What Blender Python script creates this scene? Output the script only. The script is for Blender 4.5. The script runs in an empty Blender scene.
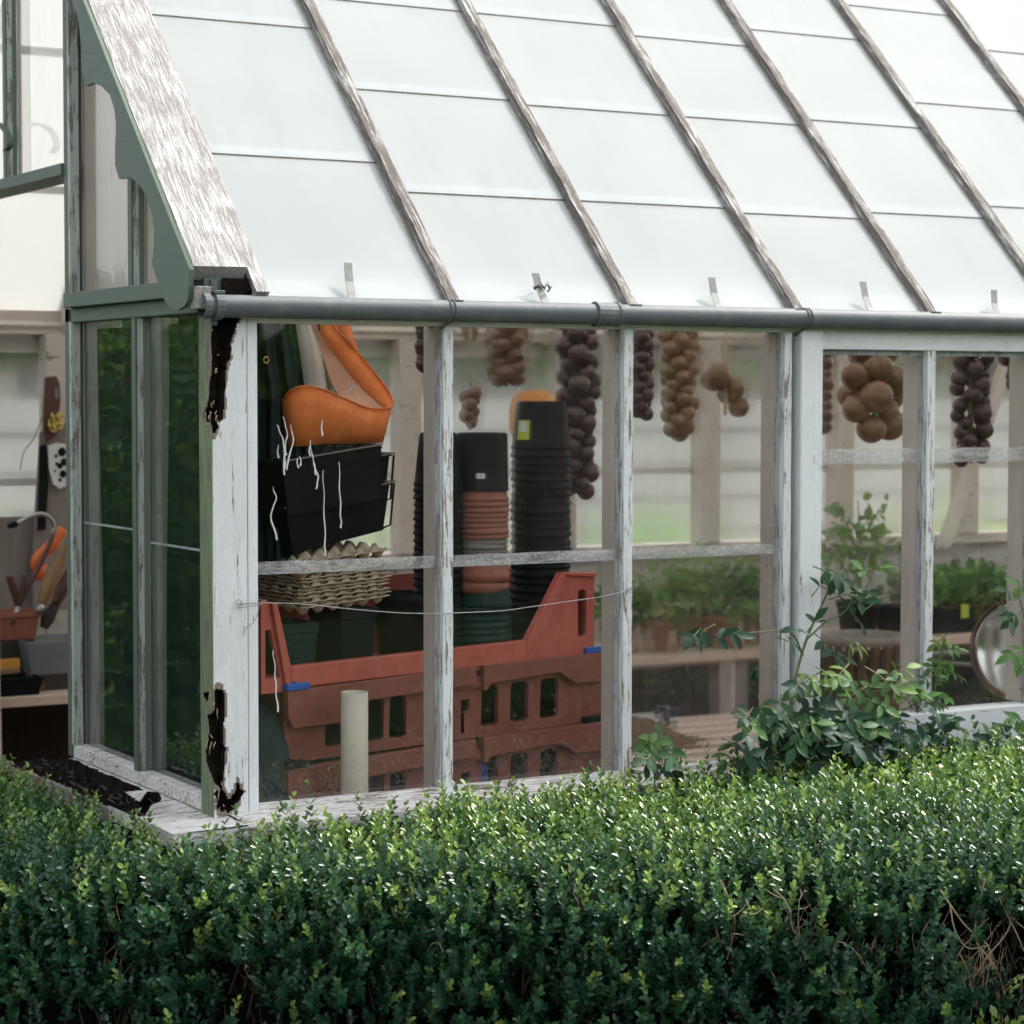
import bpy, bmesh, math, random
import numpy as np
from mathutils import Vector, Matrix
random.seed(7); RNG=np.random.default_rng(11)
S=bpy.context.scene; COL=S.collection
PI=math.pi
# ------------------------------------------------------------------ camera model
CF,CYAW,CPIT,CROL=2310.96,math.radians(60.338),.0513,.0019
RX=np.array([math.sin(CYAW),-math.cos(CYAW),0]); DX=np.array([math.cos(CYAW),math.sin(CYAW),0]); UZ=np.array([0,0,1.])
CAM=np.array([0,0,1.65])-(-.669)*RX-5.1613*DX
FW=DX*math.cos(CPIT)-UZ*math.sin(CPIT); UP=UZ*math.cos(CPIT)+DX*math.sin(CPIT)
def ray(u,v):
    a,b=u-512,v-512; c,s=math.cos(CROL),math.sin(CROL)
    return RX*(a*c+b*s)/CF-UP*(-a*s+b*c)/CF+FW
def onY(u,v,y): d=ray(u,v); return CAM+d*((y-CAM[1])/d[1])
def onX(u,v,x): d=ray(u,v); return CAM+d*((x-CAM[0])/d[0])
def onZ(u,v,z): d=ray(u,v); return CAM+d*((z-CAM[2])/d[2])
SN=np.array([0,-.70711,.70711])
def onSlope(u,v,c):
    d=ray(u,v); return CAM+d*(((np.array([0,0,c])-CAM)@SN)/(d@SN))
# ------------------------------------------------------------------ materials
MATS={}
def newmat(name):
    m=bpy.data.materials.new(name); m.use_nodes=True; nt=m.node_tree
    for n in list(nt.nodes): nt.nodes.remove(n)
    return m,nt
def N(nt,t,**kw):
    n=nt.nodes.new(t)
    for k,v in kw.items():
        if k.startswith('i_'):
            key=k[2:]; key=int(key) if key.isdigit() else key.replace('_',' ')
            n.inputs[key].default_value=v
        else: setattr(n,k,v)
    return n
def L(nt,a,b): nt.links.new(a,b)
def coords(nt,scale=(1,1,1),rot=(0,0,0)):
    tc=N(nt,'ShaderNodeTexCoord'); src=tc.outputs['Object']
    if rot!=(0,0,0):
        m0=N(nt,'ShaderNodeMapping'); m0.inputs['Rotation'].default_value=rot; L(nt,src,m0.inputs['Vector']); src=m0.outputs['Vector']
    mp=N(nt,'ShaderNodeMapping'); mp.inputs['Scale'].default_value=scale
    L(nt,src,mp.inputs['Vector']); return mp.outputs['Vector']
def noise(nt,vec,scale,detail=4,rough=.6,dist=0):
    n=N(nt,'ShaderNodeTexNoise'); n.inputs['Scale'].default_value=scale; n.inputs['Detail'].default_value=detail
    n.inputs['Roughness'].default_value=rough; n.inputs['Distortion'].default_value=dist
    if vec is not None: L(nt,vec,n.inputs['Vector'])
    return n.outputs['Fac']
def ramp(nt,fac,stops):
    r=N(nt,'ShaderNodeValToRGB'); e=r.color_ramp.elements
    while len(e)<len(stops): e.new(.5)
    for k,(p,c) in enumerate(stops):
        e[k].position=p; e[k].color=(c,c,c,1) if not hasattr(c,'__len__') else (*c,1)
    L(nt,fac,r.inputs['Fac']); return r.outputs['Color']
def mix(nt,fac,a,b,typ='MIX'):
    m=N(nt,'ShaderNodeMix',data_type='RGBA',blend_type=typ)
    for s,val in ((m.inputs['Factor'],fac),(m.inputs['A'],a),(m.inputs['B'],b)):
        if hasattr(val,'is_linked') or hasattr(val,'links'): L(nt,val,s)
        elif hasattr(val,'__len__'): s.default_value=(*val,1)
        else: s.default_value=val
    return m.outputs['Result']
def math2(nt,op,a,b=None):
    m=N(nt,'ShaderNodeMath',operation=op)
    for k,v in enumerate((a,b)):
        if v is None: continue
        if hasattr(v,'links'): L(nt,v,m.inputs[k])
        else: m.inputs[k].default_value=v
    return m.outputs[0]
def bump(nt,h,strength=.3,dist=.005):
    b=N(nt,'ShaderNodeBump'); b.inputs['Strength'].default_value=strength; b.inputs['Distance'].default_value=dist; L(nt,h,b.inputs['Height']); return b.outputs['Normal']
def principled(nt,col,rough=.5,normal=None,spec=.5,**kw):
    p=N(nt,'ShaderNodeBsdfPrincipled')
    if hasattr(col,'links'): L(nt,col,p.inputs['Base Color'])
    else: p.inputs['Base Color'].default_value=(*col,1)
    if hasattr(rough,'links'): L(nt,rough,p.inputs['Roughness'])
    else: p.inputs['Roughness'].default_value=rough
    p.inputs['Specular IOR Level'].default_value=spec
    if normal is not None: L(nt,normal,p.inputs['Normal'])
    for k,v in kw.items(): p.inputs[k.replace('_',' ')].default_value=v
    return p
def out(nt,sh): o=N(nt,'ShaderNodeOutputMaterial'); L(nt,sh.outputs[0] if hasattr(sh,'outputs') else sh,o.inputs['Surface'])
def grain_scale(axis,a=1,b=14):
    if axis=='x': return (a,b,b)
    if axis=='y': return (b,a,b)
    return (b,b,a)
def paint(name,col,wood,amount,axis='z',rot=(0,0,0),rough=.55,dirt=.25,fine=1.0,dirtcol=(.16,.15,.13),stretch=9.0,soft=.013,grain=.35):
    """old oil paint flaking off grey timber: amount = share of bare wood"""
    m,nt=newmat(name)
    v=coords(nt,grain_scale(axis,1.0,stretch),rot); vi=coords(nt,(1,1,1),rot)
    n1=noise(nt,v,7*fine,7,.7,.6); n2=noise(nt,vi,9,4,.6); n3=noise(nt,v,42*fine,5,.7)
    f=math2(nt,'ADD',math2(nt,'MULTIPLY',n1,.62),math2(nt,'ADD',math2(nt,'MULTIPLY',n2,.2),math2(nt,'MULTIPLY',n3,.22)))
    t=.38+.30*amount if amount>0 else .1
    mask=ramp(nt,f,[(t-soft,1),(t+soft,0)])
    gr=noise(nt,v,26*fine,6,.75,.3)
    wc=mix(nt,gr,tuple(c*.35 for c in wood),tuple(min(1,c*1.5) for c in wood))
    d=ramp(nt,noise(nt,vi,3.2,6,.65),[(.42,0),(.72,1)])
    pc=mix(nt,math2(nt,'MULTIPLY',d,dirt),col,dirtcol)
    pv=noise(nt,v,14*fine,5,.7)
    pc=mix(nt,grain,pc,mix(nt,pv,tuple(c*.72 for c in col),tuple(min(1,c*1.12) for c in col)))
    c=mix(nt,mask,pc,wc)
    crk=ramp(nt,noise(nt,v,19*fine,4,.8,1.2),[(.485,0),(.5,1),(.515,0)])
    c=mix(nt,math2(nt,'MULTIPLY',crk,.35 if amount>0 else .15),c,tuple(x*.3 for x in wood))
    h=math2(nt,'ADD',math2(nt,'MULTIPLY',mask,-1.0),math2(nt,'ADD',math2(nt,'MULTIPLY',gr,.7),math2(nt,'MULTIPLY',crk,-.5)))
    p=principled(nt,c,mix(nt,mask,(rough,)*3,(.9,)*3),bump(nt,h,.45,.004),.3)
    out(nt,p); MATS[name]=m; return m
def simple(name,col,rough=.6,var=.25,scale=12,bmp=.15,spec=.4,axis=None,dust=0,dustcol=(.3,.28,.25),dscale=60,**kw):
    m,nt=newmat(name); v=coords(nt,grain_scale(axis,1,8) if axis else (1,1,1))
    n=noise(nt,v,scale,6,.65,.2)
    c=mix(nt,n,tuple(x*(1-var*1.6) for x in col),tuple(min(1,x*(1+var*1.6)) for x in col))
    if dust:
        v2=coords(nt); dn=ramp(nt,noise(nt,v2,dscale,5,.75),[(.5,0),(.75,1)])
        c=mix(nt,math2(nt,'MULTIPLY',dn,dust),c,dustcol)
    p=principled(nt,c,rough,bump(nt,n,bmp,.003),spec,**kw); out(nt,p); MATS[name]=m; return m
WOODG=(.27,.25,.225)
paint('white_paint',(.74,.76,.76),WOODG,.14,'z',dirt=.16)
paint('white_paint_x',(.74,.76,.76),WOODG,.14,'x',dirt=.16)
paint('sill_paint',(.70,.69,.665),(.22,.17,.12),.34,'x',dirt=.5,fine=2.0)
paint('putty_paint',(.34,.375,.385),(.22,.21,.19),.40,'z',dirt=.4,fine=1.6)
paint('green_paint',(.088,.128,.092),(.19,.19,.165),.12,'z',dirt=.25,dirtcol=(.12,.13,.10))
paint('green_paint_y',(.088,.128,.092),(.19,.19,.165),.12,'y',dirt=.25,dirtcol=(.12,.13,.10))
paint('pale_green_paint',(.47,.49,.455),(.2,.19,.17),.36,'z',dirt=.35,fine=1.3)
paint('mossy_green_paint',(.17,.225,.13),(.16,.17,.12),.42,'z',dirt=.4,dirtcol=(.06,.09,.03))
R45=(math.radians(-45),0,0)
paint('barge_paint',(.45,.44,.43),(.235,.22,.205),.49,'y',R45,dirt=.35,fine=2.0,stretch=15,soft=.045,grain=.8)
paint('bar_wood',(.40,.39,.37),(.12,.105,.092),.60,'y',R45,dirt=.4,fine=1.0,stretch=26,soft=.03,grain=.6)
paint('white_cracked',(.72,.74,.74),(.14,.12,.10),.17,'z',dirt=.35,fine=.8,stretch=16,dirtcol=(.25,.24,.22),grain=.55)
paint('white_worn',(.72,.735,.73),(.25,.215,.18),.32,'z',dirt=.25,fine=1.2,stretch=12)
paint('inner_cream',(.62,.555,.50),(.25,.21,.17),.06,'z',dirt=.3,rough=.6)
paint('inner_cream_y',(.62,.555,.50),(.25,.21,.17),.06,'y',R45,dirt=.3,rough=.6)
paint('back_cream',(.58,.50,.45),(.25,.21,.18),.16,'x',dirt=.3)
simple('rot',(.0085,.006,.005),.95,.6,40,1.0,.08,axis='z',dust=.45,dustcol=(.045,.026,.016),dscale=40)
simple('bare_wood',(.20,.165,.13),.9,.4,30,.5,.15,axis='z')
simple('gutter_grey',(.085,.095,.10),.6,.3,9,.1,.3,axis='x',dust=.65,dustcol=(.15,.165,.135),dscale=18)
simple('metal_clip',(.16,.16,.155),.6,.4,60,.3,.4)
simple('wire_metal',(.33,.33,.33),.4,.2,60,0,.5,Metallic=.8)
simple('crate_red',(.41,.083,.058),.5,.22,16,.15,.4,dust=.3,dustcol=(.42,.24,.19),dscale=24)
simple('crate_brown',(.20,.056,.041),.55,.25,14,.15,.35,dust=.3,dustcol=(.26,.15,.12),dscale=40)
simple('black_plastic',(.0055,.007,.0075),.6,.3,20,.2,.12,dust=.25,dustcol=(.024,.028,.03),dscale=60)
simple('green_plastic',(.010,.029,.023),.55,.3,20,.1,.15,dust=.3,dustcol=(.07,.09,.08),dscale=40)
simple('terracotta_plastic',(.25,.085,.052),.55,.2,20,.1,.35,dust=.4,dustcol=(.3,.2,.16),dscale=50)
simple('grey_plastic',(.17,.145,.13),.55,.2,20,.1,.35,dust=.4,dustcol=(.28,.26,.24),dscale=50)
simple('terracotta',(.42,.185,.115),.85,.25,12,.2,.25,dust=.35,dustcol=(.4,.33,.28),dscale=18)
simple('egg_card',(.44,.355,.25),.95,.18,60,.5,.15)
simple('tube_card',(.50,.445,.36),.9,.12,30,.25,.2,dust=.25,dustcol=(.22,.19,.15),dscale=20)
simple('orange_cloth',(.80,.205,.058),.7,.22,17,.9,.2,dust=.45,dustcol=(.32,.09,.03),dscale=11)
simple('orange_mesh',(.56,.29,.20),.8,.14,30,.25,.2)
simple('white_cloth',(.55,.48,.44),.85,.18,9,.3,.15,dust=.25,dustcol=(.18,.12,.10),dscale=14)
simple('reflection_sheet',(.020,.031,.027),.9,.5,7,.3,.1,dust=.5,dustcol=(.05,.064,.055),dscale=5)
simple('dark_tarp',(.017,.030,.029),.7,.4,14,.5,.12,dust=.3,dustcol=(.08,.1,.1),dscale=70)
simple('bench_wood',(.50,.38,.30),.75,.22,9,.25,.3,axis='x')
simple('dark_boards',(.045,.037,.031),.85,.35,9,.3,.2,axis='z')
simple('grey_wood',(.22,.185,.165),.85,.25,9,.3,.2,axis='z')
simple('tool_wood',(.21,.115,.05),.5,.3,14,.15,.4,axis='z')
simple('dark_tool_wood',(.075,.026,.02),.4,.35,14,.15,.5,axis='z')
simple('steel',(.32,.3,.28),.32,.25,22,.1,.5,Metallic=.9)
simple('polished_steel',(.55,.53,.5),.12,.1,8,.02,.5,Metallic=1.0)
simple('orange_plastic',(.62,.12,.02),.4,.1,20,.05,.5)
simple('blue_plastic',(.02,.085,.35),.4,.2,20,.05,.5)
simple('dark_blue_plastic',(.012,.032,.075),.35,.2,20,.05,.5)
simple('paper_white',(.6,.58,.54),.8,.08,20,.05,.2)
simple('lime_label',(.42,.5,.06),.6,.08,20,.03,.3)
simple('gold_foil',(.58,.42,.12),.3,.3,30,.1,.6,Metallic=.7)
simple('twine',(.36,.28,.19),.9,.3,90,.3,.1)
simple('twig',(.37,.285,.195),.9,.35,40,.3,.15)
simple('dark_twig',(.045,.034,.024),.95,.3,40,.3,.1)
simple('stem_green',(.09,.12,.035),.6,.3,30,.1,.35)
simple('lap_grime',(.17,.155,.135),.95,.5,40,.3,.1)
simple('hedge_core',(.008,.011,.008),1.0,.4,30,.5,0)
simple('compost',(.11,.065,.042),1.0,.5,90,1.0,.1)
simple('soil',(.06,.045,.033),1.0,.4,20,.6,.1)
simple('lawn',(.032,.05,.02),1.0,.4,3,.5,.1,dust=.4,dustcol=(.07,.07,.04),dscale=1.2)
simple('back_grass',(.20,.215,.145),1.0,.4,3,.5,.1)
simple('gravel',(.30,.27,.235),1.0,.3,40,.6,.1)
simple('fence_wood',(.46,.44,.41),.9,.25,5,.3,.15,axis='x')
simple('drip_white',(.62,.62,.6),.7,.1,40,.2,.3)
simple('clay_brick',(.26,.12,.085),.9,.3,8,.3,.2)
simple('yellow_brush',(.55,.27,.05),.8,.2,60,.3,.2)
simple('pumpkin_cloth',(.55,.21,.06),.8,.25,8,.2,.15,dust=.7,dustcol=(.62,.42,.14),dscale=9)
def onion_mat(name,a,b,d):
    m,nt=newmat(name); v=coords(nt,(1,1,1))
    oi=N(nt,'ShaderNodeObjectInfo')
    w=N(nt,'ShaderNodeTexWave',wave_type='RINGS',rings_direction='Z'); 
    w.inputs['Scale'].default_value=2; w.inputs['Distortion'].default_value=3
    sep=N(nt,'ShaderNodeSeparateXYZ'); L(nt,v,sep.inputs[0])
    ang=math2(nt,'ARCTAN2',sep.outputs[1],sep.outputs[0])
    cmb=N(nt,'ShaderNodeCombineXYZ'); L(nt,math2(nt,'MULTIPLY',ang,5.0),cmb.inputs[0]); L(nt,math2(nt,'MULTIPLY',sep.outputs[2],14),cmb.inputs[1]); L(nt,math2(nt,'MULTIPLY',oi.outputs['Random'],40),cmb.inputs[2])
    n=noise(nt,cmb.outputs[0],1.6,5,.7)
    c=mix(nt,ramp(nt,n,[(.3,0),(.7,1)]),a,b)
    c=mix(nt,ramp(nt,noise(nt,v,26,5,.7),[(.5,0),(.68,.75)]),c,d)
    c=mix(nt,math2(nt,'MULTIPLY',oi.outputs['Random'],.4),c,tuple(x*.6 for x in a))
    out(nt,principled(nt,c,.34,bump(nt,n,.2,.002),.5)); MATS[name]=m
onion_mat('onion_gold',(.15,.068,.030),(.33,.175,.085),(.085,.036,.02))
onion_mat('onion_brown',(.12,.052,.034),(.23,.115,.075),(.05,.024,.018))
onion_mat('onion_purple',(.040,.015,.017),(.105,.042,.040),(.018,.009,.010))
def leafmat(name,rough=.38,trans=.3,spec=.5):
    m,nt=newmat(name); a=N(nt,'ShaderNodeVertexColor',layer_name='col')
    v=coords(nt); n=noise(nt,v,220,3,.6)
    c=mix(nt,.5,a.outputs['Color'],mix(nt,n,a.outputs['Color'],(.0,.0,.0)),'MIX')
    p=principled(nt,c,rough,None,spec)
    t=N(nt,'ShaderNodeBsdfTranslucent'); L(nt,mix(nt,.5,a.outputs['Color'],(.18,.28,.03),'MIX'),t.inputs['Color'])
    mx=N(nt,'ShaderNodeMixShader'); mx.inputs[0].default_value=trans; L(nt,p.outputs[0],mx.inputs[1]); L(nt,t.outputs[0],mx.inputs[2])
    out(nt,mx); MATS[name]=m
leafmat('box_leaf',.34,.2,.5); leafmat('rose_leaf',.5,.10,.12); leafmat('soft_leaf',.55,.5,.2)
def glass(name,dust,dustcol=(.42,.40,.37),fog=0,speck=.5,edge=None,refl=1.5,streak=.4,tint=(.96,.975,.97),fogrough=.65):
    m,nt=newmat(name); v=coords(nt)
    tr=N(nt,'ShaderNodeBsdfTransparent'); tr.inputs['Color'].default_value=(*tint,1)
    base=tr.outputs[0]
    if fog:
        rf=N(nt,'ShaderNodeBsdfRefraction',distribution='GGX'); rf.inputs['IOR'].default_value=1.025; rf.inputs['Roughness'].default_value=fogrough; rf.inputs['Color'].default_value=(*tint,1)
        mx=N(nt,'ShaderNodeMixShader'); 
        ff=ramp(nt,noise(nt,v,3.0,3,.5),[(.3,max(0,fog-.2)),(.7,min(1,fog+.15))]); L(nt,ff,mx.inputs[0])
        L(nt,base,mx.inputs[1]); L(nt,rf.outputs[0],mx.inputs[2]); base=mx.outputs[0]
    df=N(nt,'ShaderNodeBsdfDiffuse'); df.inputs['Color'].default_value=(*dustcol,1)
    tl=N(nt,'ShaderNodeBsdfTranslucent'); tl.inputs['Color'].default_value=(*dustcol,1)
    dm=N(nt,'ShaderNodeMixShader'); dm.inputs[0].default_value=.5; L(nt,df.outputs[0],dm.inputs[1]); L(nt,tl.outputs[0],dm.inputs[2])
    sp=ramp(nt,noise(nt,v,170,5,.85),[(.56,0),(.72,1)])
    blot=ramp(nt,noise(nt,v,2.6,5,.6),[(.35,.25),(.75,1)])
    vs=coords(nt,(26,26,1.2)); stk=ramp(nt,noise(nt,vs,2,3,.6),[(.5,0),(.75,1)])
    f=math2(nt,'MULTIPLY',blot,dust)
    f=math2(nt,'ADD',f,math2(nt,'MULTIPLY',math2(nt,'MULTIPLY',sp,blot),speck))
    f=math2(nt,'ADD',f,math2(nt,'MULTIPLY',stk,dust*streak))
    if edge:
        # dirt thrown up from the sill: (z0, height, strength)
        sep=N(nt,'ShaderNodeSeparateXYZ'); L(nt,v,sep.inputs[0])
        mr=N(nt,'ShaderNodeMapRange'); L(nt,sep.outputs[2],mr.inputs['Value'])
        mr.inputs['From Min'].default_value=edge[0]; mr.inputs['From Max'].default_value=edge[0]+edge[1]; mr.inputs['To Min'].default_value=1; mr.inputs['To Max'].default_value=0
        g=math2(nt,'MULTIPLY',mr.outputs[0],ramp(nt,noise(nt,v,190,5,.85),[(.44,0),(.58,1)]))
        f=math2(nt,'ADD',f,math2(nt,'MULTIPLY',g,edge[2]))
    f=math2(nt,'MINIMUM',f,.92)
    m2=N(nt,'ShaderNodeMixShader'); L(nt,f,m2.inputs[0]); L(nt,base,m2.inputs[1]); L(nt,dm.outputs[0],m2.inputs[2])
    gl=N(nt,'ShaderNodeBsdfGlossy'); gl.inputs['Roughness'].default_value=.02
    wv=bump(nt,noise(nt,coords(nt),3.5,2,.5),.08,.02); L(nt,wv,gl.inputs['Normal'])
    ge=N(nt,'ShaderNodeNewGeometry'); dt=N(nt,'ShaderNodeVectorMath',operation='DOT_PRODUCT'); L(nt,ge.outputs['Normal'],dt.inputs[0]); L(nt,ge.outputs['Incoming'],dt.inputs[1])
    ca=math2(nt,'SUBTRACT',1.0,math2(nt,'ABSOLUTE',dt.outputs['Value'])); sch=math2(nt,'ADD',.042,math2(nt,'MULTIPLY',math2(nt,'POWER',ca,5.0),.958))
    m3=N(nt,'ShaderNodeMixShader'); L(nt,math2(nt,'MINIMUM',math2(nt,'MULTIPLY',sch,refl),.95),m3.inputs[0]); L(nt,m2.outputs[0],m3.inputs[1]); L(nt,gl.outputs[0],m3.inputs[2])
    out(nt,m3); MATS[name]=m
glass('glass_clear',.006,speck=.06,edge=(.70,.15,.34))
glass('glass_hazy',.065,fog=.25,speck=.10,edge=(.70,.13,.3),dustcol=(.46,.42,.39),fogrough=.34)
glass('glass_foggy',.105,fog=.45,speck=.14,edge=(.7,.30,.25),dustcol=(.50,.45,.41),fogrough=.26)
glass('glass_side',.025,speck=.10,edge=(.7,.2,.3),dustcol=(.44,.42,.39),fog=.15,fogrough=.4)
glass('glass_gable',.03,dustcol=(.16,.23,.19),speck=.10,edge=(.72,.25,.25),refl=2.4,tint=(.80,.88,.83))
glass('glass_upper',.12,speck=.06,dustcol=(.55,.52,.47),refl=.8)
glass('glass_back',.40,fog=.8,speck=.1,dustcol=(.72,.69,.65))
def strip_dirt():
    m,nt=newmat('lap_dirt'); v=coords(nt)
    tr=N(nt,'ShaderNodeBsdfTransparent'); df=N(nt,'ShaderNodeBsdfDiffuse')
    n=noise(nt,v,230,4,.8); c=mix(nt,ramp(nt,n,[(.36,0),(.60,1)]),(.26,.26,.25),(.68,.68,.66)); L(nt,c,df.inputs['Color'])
    vv=coords(nt,(3,3,12)); f=ramp(nt,noise(nt,vv,6,5,.7),[(.32,.18),(.66,.72)])
    mx=N(nt,'ShaderNodeMixShader'); L(nt,f,mx.inputs[0]); L(nt,tr.outputs[0],mx.inputs[1]); L(nt,df.outputs[0],mx.inputs[2]); out(nt,mx); MATS['lap_dirt']=m
strip_dirt()
def roofglass(nm='whitewashed_glass',tc=(.87,.88,.87)):
    m,nt=newmat(nm); v=coords(nt)
    n=noise(nt,v,2.2,5,.6); n2=noise(nt,coords(nt,(30,2,2)),1.5,4,.6)
    c=mix(nt,ramp(nt,n,[(.35,0),(.7,1)]),(.66,.71,.725),(.74,.78,.79))
    c=mix(nt,math2(nt,'MULTIPLY',ramp(nt,n2,[(.5,0),(.78,1)]),.30),c,(.50,.51,.47))
    p=principled(nt,c,.6,None,.08)
    t=N(nt,'ShaderNodeBsdfTranslucent'); t.inputs['Color'].default_value=(*tc,1)
    mx=N(nt,'ShaderNodeMixShader'); mx.inputs[0].default_value=.74; L(nt,p.outputs[0],mx.inputs[1]); L(nt,t.outputs[0],mx.inputs[2]); out(nt,mx); MATS[nm]=m
roofglass(); roofglass('dimmed_glass',(.68,.675,.65))  # second copy, for the far slope: darker tint dims its bright underside
def tub_mat():
    m,nt=newmat('clear_tub'); tr=N(nt,'ShaderNodeBsdfTransparent'); tr.inputs['Color'].default_value=(.6,.62,.63,1)
    p=principled(nt,(.35,.36,.37),.3); mx=N(nt,'ShaderNodeMixShader'); mx.inputs[0].default_value=.4
    L(nt,tr.outputs[0],mx.inputs[1]); L(nt,p.outputs[0],mx.inputs[2]); out(nt,mx); MATS['clear_tub']=m
tub_mat()
# ------------------------------------------------------------------ mesh helpers
class MB:
    def __init__(s): s.v=[]; s.f=[]; s.m=[]; s.mi=0
    def add(s,vs,fs,mi=None):
        o=len(s.v); s.v.extend([tuple(map(float,p)) for p in vs]); s.f.extend([tuple(i+o for i in f) for f in fs]); s.m.extend([s.mi if mi is None else mi]*len(fs)); return s
    def box(s,a,b,mi=None):
        x0,y0,z0=a; x1,y1,z1=b
        return s.add([(x0,y0,z0),(x1,y0,z0),(x1,y1,z0),(x0,y1,z0),(x0,y0,z1),(x1,y0,z1),(x1,y1,z1),(x0,y1,z1)],
            [(0,3,2,1),(4,5,6,7),(0,1,5,4),(1,2,6,5),(2,3,7,6),(3,0,4,7)],mi)
    def prism(s,base,vec,mi=None):
        """polygon (list of 3d points) extruded by vec"""
        n=len(base); b=[np.array(p,float) for p in base]; t=[p+np.array(vec) for p in b]
        fs=[tuple(range(n))[::-1],tuple(range(n,2*n))]+[(i,(i+1)%n,(i+1)%n+n,i+n) for i in range(n)]
        return s.add(b+t,fs,mi)
    def tube(s,pts,r,n=6,mi=None,cap=True):
        pts=[np.array(p,float) for p in pts]; k=len(pts)
        rs=r if hasattr(r,'__len__') else [r]*k
        vs=[]; ref=np.array([.31,.17,.93])
        for i,p in enumerate(pts):
            t=pts[min(i+1,k-1)]-pts[max(i-1,0)]; t=t/(np.linalg.norm(t)+1e-9)
            if i==0:
                a=np.cross(t,ref); 
                if np.linalg.norm(a)<.05: a=np.cross(t,(1,0,0))
            else: a=a-t*(a@t)
            a=a/(np.linalg.norm(a)+1e-9); b=np.cross(t,a)
            for j in range(n):
                an=2*PI*j/n; vs.append(p+rs[i]*(math.cos(an)*a+math.sin(an)*b))
        fs=[(i*n+j,i*n+(j+1)%n,(i+1)*n+(j+1)%n,(i+1)*n+j) for i in range(k-1) for j in range(n)]
        if cap: fs+= [tuple(range(n))[::-1],tuple(range((k-1)*n,k*n))]
        return s.add(vs,fs,mi)
    def lathe(s,prof,n=24,c=(0,0,0),mi=None,sx=1,sy=1):
        vs=[];fs=[]
        for r,z in prof:
            for j in range(n):
                an=2*PI*j/n; vs.append((c[0]+sx*r*math.cos(an),c[1]+sy*r*math.sin(an),c[2]+z))
        for i in range(len(prof)-1):
            for j in range(n): fs.append((i*n+j,i*n+(j+1)%n,(i+1)*n+(j+1)%n,(i+1)*n+j))
        return s.add(vs,fs,mi)
    def loft(s,rows,mi=None,closed=False):
        n=len(rows[0]); vs=[p for r in rows for p in r]; fs=[]
        for i in range(len(rows)-1):
            for j in range(n-(0 if closed else 1)): fs.append((i*n+j,i*n+(j+1)%n,(i+1)*n+(j+1)%n,(i+1)*n+j))
        return s.add(vs,fs,mi)
    def build(s,name,mats,parent=None,smooth=False,bevel=0,solid=0,loc=None):
        me=bpy.data.meshes.new(name); me.from_pydata(s.v,[],s.f)
        for m in (mats if isinstance(mats,(list,tuple)) else [mats]): me.materials.append(MATS[m])
        me.polygons.foreach_set('material_index',s.m)
        if smooth: me.polygons.foreach_set('use_smooth',[True]*len(s.f))
        me.update()
        o=bpy.data.objects.new(name,me); COL.objects.link(o)
        if parent is not None: o.parent=parent
        if loc is not None: o.location=loc
        if solid:
            md=o.modifiers.new('thickness','SOLIDIFY'); md.thickness=solid; md.offset=0
        if bevel:
            md=o.modifiers.new('bevel','BEVEL'); md.width=bevel; md.segments=2; md.limit_method='ANGLE'; md.angle_limit=math.radians(40)
        return o
def tag(o,label=None,cat=None,group=None,kind=None):
    if label: o['label']=label
    if cat: o['category']=cat
    if group: o['group']=group
    if kind: o['kind']=kind
    return o
def thing(name,label,cat,loc=(0,0,0),rz=0,group=None,rx=0,ry=0):
    o=bpy.data.objects.new(name,None); COL.objects.link(o); o.empty_display_size=.1
    o.location=tuple(map(float,loc)); o.rotation_euler=(rx,ry,rz); tag(o,label,cat,group); return o
CH={}
def kids(o): return [c for c in bpy.data.objects if c.parent==o]
def dup(root,loc,rz=None,label=None,group=None,scale=None):
    r=root.copy(); COL.objects.link(r); r.location=tuple(map(float,loc))
    if rz is not None: r.rotation_euler=(root.rotation_euler[0],root.rotation_euler[1],rz)
    if label: r['label']=label
    if group: r['group']=group
    if scale: r.scale=scale
    for c in kids(root):
        d=c.copy(); COL.objects.link(d); d.parent=r
        for g in kids(c):
            e=g.copy(); COL.objects.link(e); e.parent=d
    return r
def smoothpath(pts,n=6):
    pts=[np.array(p,float) for p in pts]; P=[2*pts[0]-pts[1]]+pts+[2*pts[-1]-pts[-2]]; o=[]
    for i in range(1,len(P)-2):
        for k in range(n):
            t=k/n; a,b,c,d=P[i-1],P[i],P[i+1],P[i+2]
            o.append(.5*((2*b)+(-a+c)*t+(2*a-5*b+4*c-d)*t*t+(-a+3*b-3*c+d)*t**3))
    o.append(pts[-1]); return o
def plate(name,outer,holes,thick,mat,parent,mtx,bev=0):
    """flat board with cut-outs: filled 2D curve turned into a mesh, then placed by mtx (curve xy -> 3d)"""
    cu=bpy.data.curves.new(name,'CURVE'); cu.dimensions='2D'; cu.fill_mode='BOTH'; cu.extrude=thick/2
    for loop in [outer]+holes:
        sp=cu.splines.new('POLY'); sp.points.add(len(loop)-1); sp.use_cyclic_u=True
        for p,q in zip(sp.points,loop): p.co=(q[0],q[1],0,1)
    ob=bpy.data.objects.new(name+'_c',cu); COL.objects.link(ob)
    dg=bpy.context.evaluated_depsgraph_get(); me=bpy.data.meshes.new_from_object(ob.evaluated_get(dg))
    bpy.data.objects.remove(ob); bpy.data.curves.remove(cu)
    me.transform(Matrix(mtx)); me.materials.clear(); me.materials.append(MATS[mat]); me.name=name
    o=bpy.data.objects.new(name,me); COL.objects.link(o)
    if parent is not None: o.parent=parent
    if bev:
        md=o.modifiers.new('bevel','BEVEL'); md.width=bev; md.segments=1; md.limit_method='ANGLE'; md.angle_limit=math.radians(50)
    return o
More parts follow.
